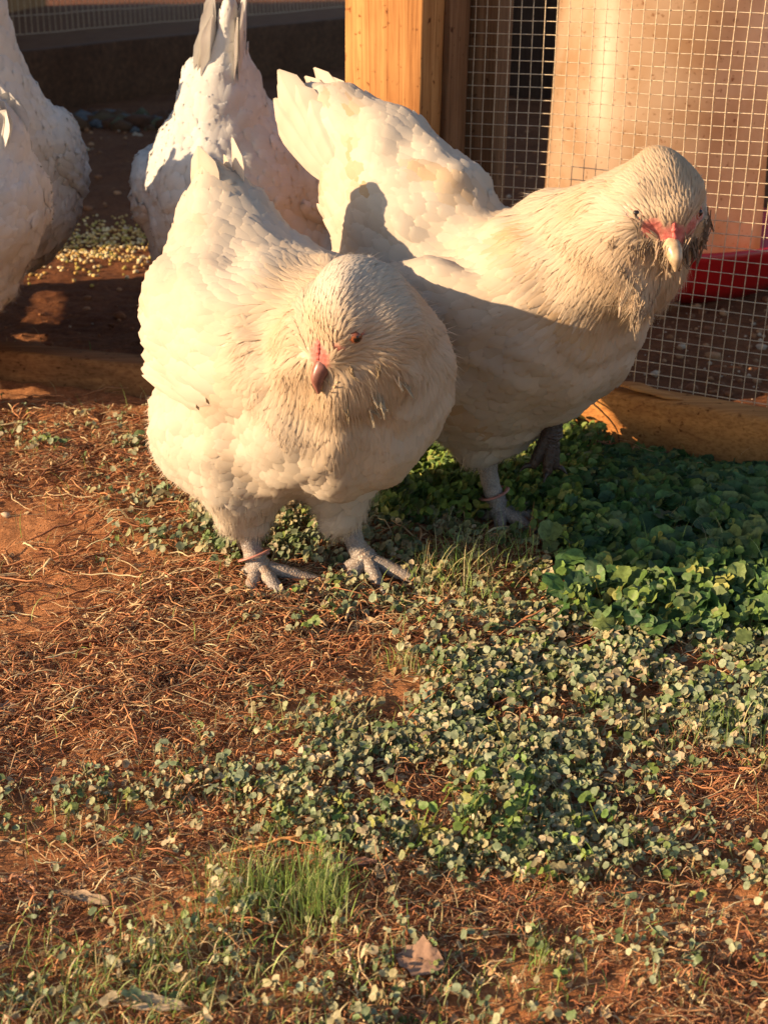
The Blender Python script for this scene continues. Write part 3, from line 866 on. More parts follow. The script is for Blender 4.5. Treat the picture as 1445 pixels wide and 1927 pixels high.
    bk = Acc(); bs = H + f * .036 * hs - up * .008 * hs; bq = S.get('beaks', 1.1)
    bp = np.array([bs - f * .008, bs + (f * .005 - up * .0005) * bq, bs + (f * .013 - up * .0035) * bq, bs + (f * .018 - up * .0100) * bq])
    tube(bk, bp, np.array([.0066, .0060, .0042, .0010]) * hs, 12, 16, None, 0, flat=1.15, up=tuple(up))
    lw = np.array([bs - f * .008 - up * .0045, bs + f * .004 - up * .0052, bs + f * .011 - up * .0072])
    tube(bk, lw, np.array([.006, .005, .0014]) * hs, 10, 10, None, 0, flat=.6, up=tuple(up))
    bk.build('beak', M[S.get('beak', 'beak_dark')], root)
    ck = Acc()
    for lat_, wd_ in ((0, .0024),):
        rid = np.array([fld.proj((H + f * (.040 - .012 * t_) * hs + up * (-.003 + .010 * t_) * hs + lf * lat_)[None], -.0012, 3)[0] for t_ in np.linspace(0, 1, 14)])
        tube(ck, rid, wd_ * (.45 + .55 * np.sin(np.pi * np.linspace(.05, .95, 14))) * rg.uniform(.75, 1.25, 14), 7)
    ck.build('comb', M['red'], root)
    # ---- plumage
    if QUICK: ncand = 9000
    else: ncand = S.get('ncand', 42000)
    c = sample_mesh(V, F, ncand, rg)
    hc = sample_mesh(V, F, ncand * 3, rg); hc = hc[np.linalg.norm(hc - H, axis=1) < .062]
    c = np.concatenate([c, hc]); c = c[rg.permutation(len(c))]
    c = c[c[:, 2] > .022]
    dr, cs = look(c)
    keep = facedist(c) > 1.0
    c, dr, cs = c[keep], dr[keep], cs[keep]
    k = darts(c, cs[:, 3] * (1.0 if not QUICK else 1.3))
    c, dr, cs = c[k], dr[k], cs[k]
    g = unit(fld.grad(c)); T = dr + rg.normal(0, .055, dr.shape) + rg.normal(0, .10, dr.shape) * (cs[:, 4:5])
    T = unit(T - g * np.sum(T * g, -1, keepdims=True))
    nn = len(c)
    L = cs[:, 0] * rg.uniform(.85, 1.15, nn); W = cs[:, 1] * rg.uniform(.9, 1.1, nn) * 1.12
    lift = cs[:, 2] * rg.uniform(.6, 1.5, nn)
    # blotches of soil on back and neck
    bl = vnoise(c[:, 0] * 30 + c[:, 2] * 13, c[:, 1] * 30 + c[:, 2] * 22, 77)
    bl2 = vnoise(c[:, 0] * 60 + c[:, 2] * 50, c[:, 1] * 66, 78)
    stn = np.clip((bl - .62) * 4, 0, 1) * np.clip((bl2 - .4) * 3, 0, 1) * S.get('dirty', .35)
    col = cs[:, 5:8] * rg.normal(1.0, .03, (nn, 1)); col = col * (1 - stn[:, None]) + STAIN * stn[:, None]
    if 'stains' in S:
        for (sp_, sr, sa, sc3) in S['stains']:
            q = np.clip(1 - np.linalg.norm(c - L_(sp_), axis=1) / sr, 0, 1)[:, None] * sa * rg.uniform(.4, 1, (nn, 1)); col = col * (1 - q) + np.array(sc3) * q
    fmask = rg.random(nn) > np.clip(cs[:, 4] - .35, 0, .8)
    pa = Acc()
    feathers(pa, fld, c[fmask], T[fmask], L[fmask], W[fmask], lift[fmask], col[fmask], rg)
    # fine barbs / fluff
    ns = 6000 if QUICK else S.get('nstr', 90000)
    s_ = sample_mesh(V, F, ns, rg); dr, cs = look(s_)
    pr = np.clip(cs[:, 4] * .9 + .05, 0, 1); hdist = np.linalg.norm(s_ - H, axis=1)
    kp = (rg.random(ns) < pr) & (facedist(s_) > 1.05) & (s_[:, 2] > .02)
    s_, dr, cs = s_[kp], dr[kp], cs[kp]
    g = unit(fld.grad(s_)); T = unit(dr - g * np.sum(dr * g, -1, keepdims=True))
    m_ = len(s_)
    strands(pa, s_, T, g, rg.uniform(.006, .015, m_) * np.clip(.7 + cs[:, 4] * .6, .6, 1.2), rg.uniform(.00012, .00028, m_), cs[:, 5:8] * rg.normal(1, .02, (m_, 1)), rg, out=.10)
    # hackle barbs on head, muffs and neck: finer and longer
    hc = sample_mesh(V, F, (4000 if QUICK else S.get('nhead', 75000)), rg); hd_ = np.linalg.norm(hc - H, axis=1)
    neckd = np.linalg.norm(hc - (H * .5 + (nb + [0, 0, z0]) * .5), axis=1)
    hc = hc[((hd_ < .075) | ((neckd < .085) & (rg.random(len(hc)) < .4))) & (facedist(hc) > 1.0)]
    dr, cs = look(hc); g = unit(fld.grad(hc)); T = unit(dr - g * np.sum(dr * g, -1, keepdims=True)); m_ = len(hc)
    hl = np.clip(cs[:, 0] * .95, .005, .022) * rg.uniform(.6, 1.2, m_)
    dk = rg.random(m_) < .07
    cc = cs[:, 5:8] * rg.normal(.97, .05, (m_, 1)); cc[dk] = cc[dk] * .55 + STAIN * .4
    strands(pa, hc, T, g, hl, rg.uniform(.00012, .00026, m_), cc, rg, out=.02, curl=.12, droop=.15, jit=.13)
    # ragged wet beard locks
    for (cn, nlk, ln, tnt) in S.get('locks', []):
        pc = L_(cn)
        for q in range(nlk):
            r0 = pc + rg.normal(0, 1, 3) * np.array([.012, .012, .008]); r0 = fld.proj(r0[None], .0005, 3)[0]; gg = unit(fld.grad(r0[None]))[0]
            dd = unit(-up * .8 + gg * .35 + rg.normal(0, .3, 3) + np.array([0, 0, -.5])); l_ = ln * rg.uniform(.5, 1.1)
            p1 = r0 + dd * l_ * .5; dd2 = unit(dd + rg.normal(0, .35, 3) + np.array([0, 0, -.4])); p2 = p1 + dd2 * l_ * .5; ct3 = np.array(tnt) * rg.uniform(.6, 1.2)
            for _ in range(6):   # a wet lock: barbs running together to one tip
                j0 = rg.normal(0, .0022, 3); tube(pa, np.array([r0 + j0, p1 + j0 * .35 + rg.normal(0, .0004, 3), p2 + rg.normal(0, .0006, 3)]), [.00045, .0004, .00012], 4, 7, ct3 * rg.uniform(.85, 1.3), cap=False)
    pa.build('plumage', M['feather'], root, normals=True, uvs=True)
    # ---- folded wings: rows of coverts over longer flight feathers
    for sy in (-1, 1):
        wg_ = Acc(); wa = S.get('wing', {}).get(sy, {}); wc = rp(np.array(wa.get('c', (-.02, sy * .083 * sc_, .180))))
        wd_ = rd(unit(wa.get('d', (1, 0, -.10)))); wu = np.array([-wd_[2], 0, wd_[0]])
        for (vz, x0, x1, cnt, L0, W0, li, bs_) in ((-.036, .030, -.050, 6, .066, .0095, .0040, .0052), (-.026, .045, -.045, 7, .055, .0095, .0034, .0044), (-.012, .065, -.035, 9, .042, .0095, .0028, .0030), (.004, .075, -.04, 11, .034, .0095, .0022, .0018), (.020, .07, -.05, 12, .030, .0088, .0018, .0006)):
            xx = np.linspace(x0, x1, cnt) + rg.normal(0, .002, cnt)
            pt_ = wc + xx[:, None] * wd_ + (vz + rg.normal(0, .0012, cnt))[:, None] * wu + np.array([0, sy * .02, 0])
            pt_ = fld.proj(pt_, 0.0, 4); gg = unit(fld.grad(pt_))
            tt2 = -wd_ + wu * (-.10 + .010 * np.arange(cnt))[:, None] + rg.normal(0, .03, (cnt, 3)); tt2 = unit(tt2 - gg * np.sum(tt2 * gg, -1, keepdims=True))
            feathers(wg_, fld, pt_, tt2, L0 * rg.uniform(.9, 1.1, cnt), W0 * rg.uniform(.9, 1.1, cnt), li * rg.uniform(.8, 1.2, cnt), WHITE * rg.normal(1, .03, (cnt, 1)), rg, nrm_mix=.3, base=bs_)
        wg_.build('wing', M['feather'], root, normals=True, uvs=True)
    # ---- tail quills
    ta = Acc()
    nq = S.get('quills', 7); spread = S.get('spread', .30)
    for sy in (-1, 1):
        for q in range(nq):
            k_ = (q / (nq - 1) - .5)
            dq = unit(td + tside * k_ * spread * 2 + np.array([0, sy * (.02 - S.get('qy', .008) * 2.2 + .02 * rg.random()), 0]))
            rt = tb + td * tlen * .25 - tside * S.get('toff', 0) + tside * k_ * tw * .85 + np.array([0, sy * (S.get('qy', .008) + .0022 * (q % 2) + .0016 * (nq - q)), 0])
            ln = tlen * (1.0 - .10 * abs(k_) * 2 - .75 * max(0, -k_ - .05) - .05 * rg.random()) * S.get('qlen', 1.0) - tlen * .25
            vane(ta, fld, rt, dq, tside + np.array([0, sy * .25, 0]), None, ln, .021 * S.get('quillw', 1), -.05, WHITE * rg.uniform(.94, 1.02) , rg)
    for sy in (-1, 1):   # sickle-like coverts
        for q in range(S.get('ncov', 7)):
            k_ = rg.uniform(-.5, .5)
            dq = unit(td * .9 + tside * k_ * (.2 + spread * 2.5) + np.array([0, sy * S.get('lat', .07), 0]) + rg.normal(0, .03, 3))
            rt = tb + td * rg.uniform(-.01, .04) + tside * k_ * tw * 1.5 + np.array([0, sy * .018, 0])
            vane(ta, fld, rt, dq, tside + np.array([0, sy * .35, 0]), None, tlen * rg.uniform(.40, .72), .014, -.05, WHITE * rg.uniform(.95, 1.02), rg)
    for (b_, d_, s_2, L2, W2, be) in S.get('vanes', []):
        vane(ta, fld, L_(b_), D_(d_), D_(s_2), None, L2, W2, be, WHITE * rg.uniform(.95, 1.02), rg)
    ta.build('tail', M['feather'], root, uvs=True)
    return root

CONV = "hens foraging at the open chicken run"
def mid_top(foot, dx, dy, z): return np.array([foot[0] + dx, foot[1] + dy, z])
# front hen
fA = G(490, 1098) + [0, 0, .010]; fB = G(690, 1083) + [0, 0, .010]
hen('hen', 'white hen in front with lowered head and dark beak, both feet on the ground', CONV, (-.066, 1.045), -58, dict(
    seed=3, res=.0036, crown=(.66, .58, .49), stains=[((.02, .98, .25), .035, .45, (.50, .30, .15)), ((-.02, .935, .285), .022, .5, (.50, .33, .18))], pitch=8, dz=.016, fat=.87, eyeside=(1,), lat=.02, extra=lambda L, D: [('e', (-.075, -.012, .228), (.075, .062, .055), (1, 0, -.5), (0, 0, 1), .03), ('e', (-.01, -.02, .243), (.075, .058, .030), (1, 0, .1), (0, 0, 1), .03), ('e', L(at(428, 800, 1.08)), (.07, .062, .064), (1, 0, 0), (0, 0, 1), .03), ('c', (-.10, 0, .23), (-.125, 0, .28), .056, .026, .03)], head=(-.021, .912, .261), face=(-.60, -.45, -.66), beaks=1.15, ncov=0, eyes=1.25, facer=.84, wing={sy: dict(c=(-.015, sy * .074, .192), r=(.105, .024, .048), d=(1, 0, -.22), k=.003) for sy in (-1, 1)}, tail=(-.142, 1.150, .340), neckbase=(.085, 0, .195), tailbase=(-.125, 0, .235),
    legs=[dict(top=at(460, 985, fA[1] + .012), foot=fA, toes=[(-5, .050, -.006), (-58, .042, -.006), (-105, .030, -.006), (150, .018, -.005)]),
          dict(top=at(645, 975, fB[1] + .012), foot=fB, toes=[(-22, .045, -.006), (-70, .034, -.006), (-130, .028, -.006), (165, .020, -.005)])],
    bandleg=0, beak='beak_dark', headsize=1.0, dirty=.25, tailw=.016, quills=3, spread=.03, qy=.009, quillw=.9, qlen=1.04,
    locks=[(at(655, 718, .895), 8, .012, (.58, .44, .27)), (at(682, 738, .90), 9, .016, (.68, .58, .42))]))
# walking hen on the right
fR = G(940, 988) + [0, 0, .010]; fL = at(1036, 826, 1.13)
hen('hen', 'pale buff hen with wet bedraggled beard and one foot lifted in front of the wire', CONV, (.088, 1.175), -40, dict(
    seed=5, res=.0036, beaks=.95, facer=.88, toff=.010, ncov=0, pitch=24, fat=.94, eyeside=(-1, 1), head=(.209, 1.050, .309), face=(.16, -.84, -.42), tail=(-.094, 1.335, .380), neckbase=(.095, 0, .225), tailbase=(-.125, 0, .255), dz=.022,
    legs=[dict(top=at(905, 850, fR[1] + .006), foot=fR, toes=[(5, .042, -.006), (-40, .040, -.006), (-95, .026, -.006), (150, .018, -.005)], r=.020),
          dict(top=at(1048, 745, 1.13), foot=fL, toes=[(-165, .016, -.024), (-110, .007, -.030), (-30, .005, -.026), (120, .006, -.016)], r=.022, tint=(.14, .10, .09))],  # lifted leg's tint darkened to paint in its shade
    bandleg=0, beak='beak_pale', headsize=1.12, dirty=.8, tailw=.026, quills=7, spread=.22, qy=.014, quillw=.72, eyes=.8, extra=lambda L, D: [('e', (-.080, 0, .272), (.066, .057, .046), (1, 0, -.5), (0, 0, 1), .03), ('c', L(at(850, 372, 1.20)), L(at(740, 292, 1.25)), .032, .030, .035), ('c', L(at(735, 285, 1.25)), L(at(650, 215, 1.29)), .034, .024, .02), ('c', L((.200, 1.050, .268)), L((.196, 1.022, .238)), .020, .008, .010)],
    stains=[((.212, 1.01, .265), .05, .5, STAIN), ((.085, 1.12, .26), .040, .45, (.62, .36, .17)), ((.0, 1.17, .27), .03, .3, (.62, .40, .22))],
    locks=[((.190, 1.02, .280), 16, .017, np.array([.42, .31, .21])), ((.215, 1.0, .272), 18, .020, np.array([.48, .36, .25])), ((.205, 1.0, .25), 20, .024, np.array([.54, .42, .30])), ((.245, 1.03, .285), 20, .016, np.array([.26, .18, .12]))]))
# hen seen from behind
hen('hen', 'white hen seen from behind with upright tail and bluish shade across its back', CONV, (-.172, 1.70), 85, dict(
    seed=8, white=SNOW, head=(-.165, 1.90, .22), face=(.1, .75, -.65), tail=(-.160, 1.555, .455), neckbase=(.085, 0, .20), tailbase=(-.115, 0, .29), dz=.022, fat=1.18, pitch=-12,
    legs=[dict(top=(-.235, 1.70, .06), foot=(-.235, 1.70, .010), toes=[(80, .045, -.006), (40, .04, -.006), (120, .04, -.006), (-100, .018, -.005)]),
          dict(top=(-.145, 1.70, .06), foot=(-.145, 1.70, .010), toes=[(80, .045, -.006), (40, .04, -.006), (120, .04, -.006), (-100, .018, -.005)])],
    dirty=.0, tailw=.020, quills=3, spread=.02, qy=.012, qlen=.9, lat=.02, nhead=4000, extra=lambda L, D: [('c', (-.07, 0, .20), (-.115, 0, .34), .088, .040, .03)]))
# two hens cut by the left edge of the photograph
hen('hen', 'fluffy white hen at the left edge of the photo, standing farther back with raised tail', CONV, (-.500, 1.72), 100, dict(
    seed=11, white=SNOW, head=(-.60, 1.98, .24), face=(-.2, .75, -.6), tail=(-.505, 1.56, .50), tailbase=(-.115, 0, .33), dz=.06, fat=1.25, pitch=-16, extra=lambda L, D: [('c', (-.06, 0, .22), (-.12, 0, .42), .10, .06, .03)],
    legs=[dict(top=(-.60, 1.72, .06), foot=(-.60, 1.72, .010), toes=[(100, .045, -.006), (60, .04, -.006), (140, .04, -.006), (-80, .018, -.005)]),
          dict(top=(-.535, 1.74, .06), foot=(-.545, 1.74, .010), toes=[(100, .045, -.006), (60, .04, -.006), (140, .04, -.006), (-80, .018, -.005)])],
    dirty=.0, tailw=.036, nhead=4000))
hen('hen', 'white hen nearest the left edge of the photo, only its fluffy rump showing', CONV, (-.530, 1.50), 165, dict(
    seed=13, white=SNOW, head=(-.78, 1.53, .25), face=(-.8, -.1, -.5), tail=(-.41, 1.46, .36), tailbase=(-.115, 0, .27), dz=.03, fat=1.08, pitch=-8,
    legs=[dict(top=(-.58, 1.455, .06), foot=(-.58, 1.455, .010), toes=[(170, .045, -.006), (130, .04, -.006), (210, .04, -.006), (-10, .018, -.005)]),
          dict(top=(-.58, 1.545, .06), foot=(-.58, 1.545, .010), toes=[(170, .045, -.006), (130, .04, -.006), (210, .04, -.006), (-10, .018, -.005)])],
    dirty=.0, tailw=.034, nhead=4000))
# ------------------------------------------------------------------ what grows and lies on the ground
rows_y = [750, 800, 850, 900, 950, 1000, 1050, 1100, 1150, 1200, 1250, 1300, 1350, 1400, 1450, 1500, 1550, 1600, 1650, 1700, 1750, 1800, 1850, 1900]
CLV = ["00000000000", "11110035310", "22214776320", "00135898999", "00355898999", "00366777999", "00256434799", "00013534689", "00012324667",
       "00001137788", "00000168999", "00000289999", "00012599998", "00125899975", "11247999821", "54467998610", "33245898310", "11126788532",
       "01123567545", "01134222345", "12243321122", "13333444522", "23223344222", "22123322222"]
CLV = np.array([[int(c) for c in r] for r in CLV], float) / 9
CLV[16:] = np.clip(CLV[16:] + .04, 0, 1)
LIT = ["00000000000", "55544222222", "55555332222", "55555333222", "22343333222", "01333443333", "12455654444", "56777766555", "56777776544",
       "67888887443", "78888876433", "88888875333", "88876654334", "88765433357", "87765433479", "66665444689", "66666544699", "77765444688",
       "88776555677", "88776677777", "77666788887", "66666676777", "66666666676", "66666666666"]
LIT = np.array([[int(c) for c in r] for r in LIT], float) / 9
def table(T_, px, py):
    x = np.clip(px / 144.5, 0, 9.999); y = np.clip((py - 750) / 50, 0, 22.999)
    i = y.astype(int); j = x.astype(int); fy = y - i; fx = x - j
    return (T_[i, j] * (1 - fx) + T_[i, j + 1] * fx) * (1 - fy) + (T_[i + 1, j] * (1 - fx) + T_[i + 1, j + 1] * fx) * fy
def scatter(n, y0=.44, y1=1.75, seed=1, xlim=None):
    rg = np.random.default_rng(seed)
    y = rg.uniform(y0, y1, n * 2); hw = .10 + .32 * y
    x = rg.uniform(-1, 1, n * 2) * .66
    k = np.abs(x) < hw; x, y = x[k][:n], y[k][:n]
    # nothing grows through the rail or sill
    s_rail = (x - P0[0]) * W_[0] + (y - P0[1]) * W_[1]
    k = s_rail < -.004
    k &= ~((np.abs((x - org[0]) * wn[0] + (y - org[1]) * wn[1] - .02) < .03) & (x < -.2))
    return x[k], y[k], rg
FEET = [fA, fB, fR]
def off_feet(x, y, r=.016):
    k = np.ones(len(x), bool)
    for f_ in FEET: k &= np.hypot((x - f_[0] - .008) / 1.6, y - f_[1] + r * .8) > r * 1.15
    return k
def on_ground(x, y, z=0.): return np.stack([x, y, ground_h(x, y) + z], -1)

def mat_leaf(name, transl=.3, rough=.5):
    m, t, b = newmat(name)
    a = N(t, 'ShaderNodeAttribute', attribute_name='tint'); vec = coord(t)
    n = noise(t, vec, 260, 4, .65)
    c = mixc(t, 1.0, a.outputs['Color'], ramp(t, n, [(.32, (.62, .62, .55)), (.62, (1.1, 1.1, 1.1))]), 'MULTIPLY')
    t.links.new(c, b.inputs['Base Color']); b.inputs['Roughness'].default_value = rough; b.inputs['Specular IOR Level'].default_value = .35
    bump(t, b, n, .4, .0008)
    tr = N(t, 'ShaderNodeBsdfTranslucent'); t.links.new(c, tr.inputs['Color'])
    mx = N(t, 'ShaderNodeMixShader', Fac=transl)
    t.links.new(b.outputs[0], mx.inputs[1]); t.links.new(tr.outputs[0], mx.inputs[2])
    t.links.new(mx.outputs[0], t.nodes['Material Output'].inputs['Surface'])
    return m
M['leaf'] = mat_leaf('clover_leaf'); M['blade'] = mat_leaf('grass_blade', .35, .45)
M['litter'] = mat_plain('dry_root_litter', (.9, .9, .9), .75, 300, .25, .5, .0008, .3, attr=True)
M['deadleaf'] = mat_plain('dead_leaf', (.9, .9, .9), .7, 120, .35, .8, .0012, .3, attr=True, transl=.15)

def leaf_cards(acc, C0, R_, nrm, az, col, rg, lobes=0, cup=.25, seg=9):
    """round leaflets: a cupped fan, outline slightly uneven; vectorised over n leaves"""
    n = len(C0)
    nrm = unit(nrm); ref = np.stack([np.cos(az), np.sin(az), np.zeros(n)], -1)
    a = unit(ref - nrm * np.sum(ref * nrm, -1, keepdims=True)); b = np.cross(nrm, a)
    th = np.linspace(0, 2 * np.pi, seg, endpoint=False)
    rad = 1 - .0 * th + (.13 * np.abs(np.cos(lobes * .5 * th)) if lobes else 0) - .18 * np.exp(-((np.minimum(th, 2 * np.pi - th)) / .45) ** 2)
    rr = R_[:, None] * rad[None] * rg.uniform(.9, 1.1, (n, seg))
    el = rg.uniform(.55, 1.0, n)[:, None]
    ring = C0[:, None] + a[:, None] * (rr * np.cos(th))[..., None] + b[:, None] * (rr * el * np.sin(th))[..., None]
    fold = rg.normal(cup, .35, n)[:, None]
    ring += nrm[:, None] * (R_[:, None] * (fold * np.abs(np.sin(th))[None] * .8 + rg.normal(0, .10, (n, seg))))[..., None]
    V = np.concatenate([C0[:, None], ring], 1)
    f = np.array([[0, 1 + k, 1 + (k + 1) % seg] for k in range(seg)])
    F = (f[None] + (np.arange(n) * (seg + 1))[:, None, None]).reshape(-1, 3)
    cc = np.repeat(col[:, None], seg + 1, 1).copy(); cc[:, 0] *= .8
    acc.add(V.reshape(-1, 3), F, cc.reshape(-1, 3))
def ribbon(acc, P_, wd, side, col):
    """n ribbons with m nodes: P_ (n,m,3), wd (n,m), side (n,3)"""
    n, m = P_.shape[:2]
    V = np.stack([P_ - side[:, None] * wd[..., None], P_ + side[:, None] * wd[..., None]], 2)
    i = np.arange(m - 1) * 2; f = np.stack([i, i + 1, i + 3, i + 2], -1)
    F = (f[None] + (np.arange(n) * m * 2)[:, None, None]).reshape(-1, 4)
    acc.add(V.reshape(-1, 3), F, np.repeat(col, m * 2, 0))
def tri_tubes(acc, P_, rad, col):
    """n crooked fibres, three-sided: P_ (n,m,3), rad (n,m)"""
    n, m = P_.shape[:2]
    T = unit(np.gradient(P_, axis=1)); ref = np.array([.2, .1, 1.]); B = unit(np.cross(T, ref)); Nn = np.cross(B, T)
    a = np.array([0.5, 2.6, 4.7])
    V = P_[:, :, None] + rad[:, :, None, None] * (np.cos(a)[None, None, :, None] * B[:, :, None] + np.sin(a)[None, None, :, None] * Nn[:, :, None])
    i = (np.arange(m - 1) * 3)[:, None]; j = np.arange(3)[None]; j2 = (j + 1) % 3
    f = np.stack([i + j, i + j2, i + 3 + j2, i + 3 + j], -1).reshape(-1, 4)
    F = (f[None] + (np.arange(n) * m * 3)[:, None, None]).reshape(-1, 4)
    acc.add(V.reshape(-1, 3), F, np.repeat(col, m * 3, 0))

DUSTY = np.array([[.25, .26, .13], [.36, .31, .17], [.18, .23, .12], [.44, .35, .22], [.12, .17, .06], [.30, .30, .18], [.24, .28, .17]])
LUSH = np.array([[.075, .16, .035], [.05, .115, .028], [.10, .19, .04], [.15, .20, .05], [.04, .09, .028]])
BRIGHT = np.array([[.20, .27, .06], [.17, .24, .06], [.26, .30, .08]])

def clover():
    n0 = 9000 if QUICK else 150000
    x, y, rg = scatter(n0, seed=21)
    px, py = topx(on_ground(x, y))
    cl = vnoise(x * 26, y * 26, 5) * .6 + vnoise(x * 60, y * 60, 6) * .4
    d = np.clip(table(CLV, px, py), 0, 1) ** 1.7
    k = (rg.random(len(x)) < d * np.clip((cl - .28) * 3.2, .02, 1.2)) & off_feet(x, y)
    x, y, px, py = x[k], y[k], px[k], py[k]; n = len(x)
    lush = np.clip(((px - 640) / 160), 0, 1) * np.clip((1010 - py) / 70, 0, 1)
    mal = np.clip((px - 1010 - (py - 900) * .1) / 120, 0, 1) * np.clip((1230 - py) / 150, 0, 1)
    green = np.clip(np.maximum(lush, mal), 0, 1)
    zone2 = np.exp(-((px - 860) / 180) ** 2 - ((py - 1590) / 70) ** 2) * .14
    green = np.maximum(green, zone2); isg = rg.random(n) < green
    ismal = rg.random(n) < mal
    acc = Acc()
    # small clover: three leaflets on a stem
    for kind in (0, 1):
        m = ismal if kind else ~ismal
        X, Y = x[m], y[m]; g_ = isg[m]; nn = len(X); 
        if not nn: continue
        hgt = np.where(g_, rg.uniform(.010, .034, nn), rg.uniform(.001, .016, nn))
        base = on_ground(X, Y, 0.0)
        lean = rg.normal(0, 1, (nn, 2)) * .35
        top = base + np.stack([lean[:, 0] * hgt, lean[:, 1] * hgt, hgt], -1)
        if kind:
            hgt2 = rg.uniform(.010, .030, nn) * np.clip((topx(base)[1] - 870) / 90, .15, 1); top = base + np.stack([lean[:, 0] * hgt2 * 1.5, lean[:, 1] * hgt2, hgt2], -1)
        col = np.where(g_[:, None], LUSH[rg.integers(0, 5, nn)] * [2.1, 1.6, 1.6], DUSTY[rg.integers(0, 7, nn)] * 1.12) * rg.uniform(.7, 1.3, (nn, 1))
        if kind: col = LUSH[rg.integers(0, 5, nn)] * rg.uniform(.8, 1.3, (nn, 1)) * np.array([1.0, 1.0, 1.3])
        br = rg.random(nn) < .05; col[br] = BRIGHT[rg.integers(0, 3, br.sum())]
        sd = unit(np.stack([rg.normal(0, 1, nn), rg.normal(0, .4, nn), np.zeros(nn)], -1))
        mid = (base + top) / 2 + rg.normal(0, .0015, (nn, 3))
        ribbon(acc, np.stack([base, mid, top], 1), np.full((nn, 3), .00045), sd, col * np.array([1.2, .95, .8]))
        if kind:   # mallow: one broad scalloped leaf
            nr = unit(np.stack([rg.normal(-.45, .55, nn), rg.normal(-.45, .5, nn), np.ones(nn)], -1))
            leaf_cards(acc, top, rg.uniform(.0035, .0115, nn), nr, rg.uniform(0, 6.28, nn), col, rg, lobes=7, cup=.28, seg=21)
        else:
            r = np.where(g_, rg.uniform(.0030, .0060, nn), rg.uniform(.0018, .0046, nn))
            r = r * .98 * np.clip(Y / 1.0, .68, 1.0); a0 = rg.uniform(0, 6.28, nn)
            for q in range(3):
                aq = a0 + q * 2.094 + rg.normal(0, .2, nn)
                keep = (rg.random(nn) < np.where(g_, 1, .72))
                tilt = rg.normal(0, .55, (nn, 2)) + np.stack([np.where(g_, -.95, -.70), -.35 * np.ones(nn)], -1)
                dirv = np.stack([np.cos(aq), np.sin(aq), rg.normal(-.05, .25, nn)], -1)
                cpt = top + dirv * (r * 1.02)[:, None]
                nr = unit(np.stack([tilt[:, 0] + .2 * np.cos(aq), tilt[:, 1] + .2 * np.sin(aq), np.ones(nn)], -1))
                c2 = col * rg.uniform(.85, 1.15, (nn, 1))
                leaf_cards(acc, cpt[keep], r[keep], nr[keep], aq[keep], c2[keep], rg, cup=.22, seg=8)
    tag(acc.build('clover', M['leaf']), 'patch of dusty clover and broad leaved weeds covering the soil', 'ground cover', kind='stuff')
clover()

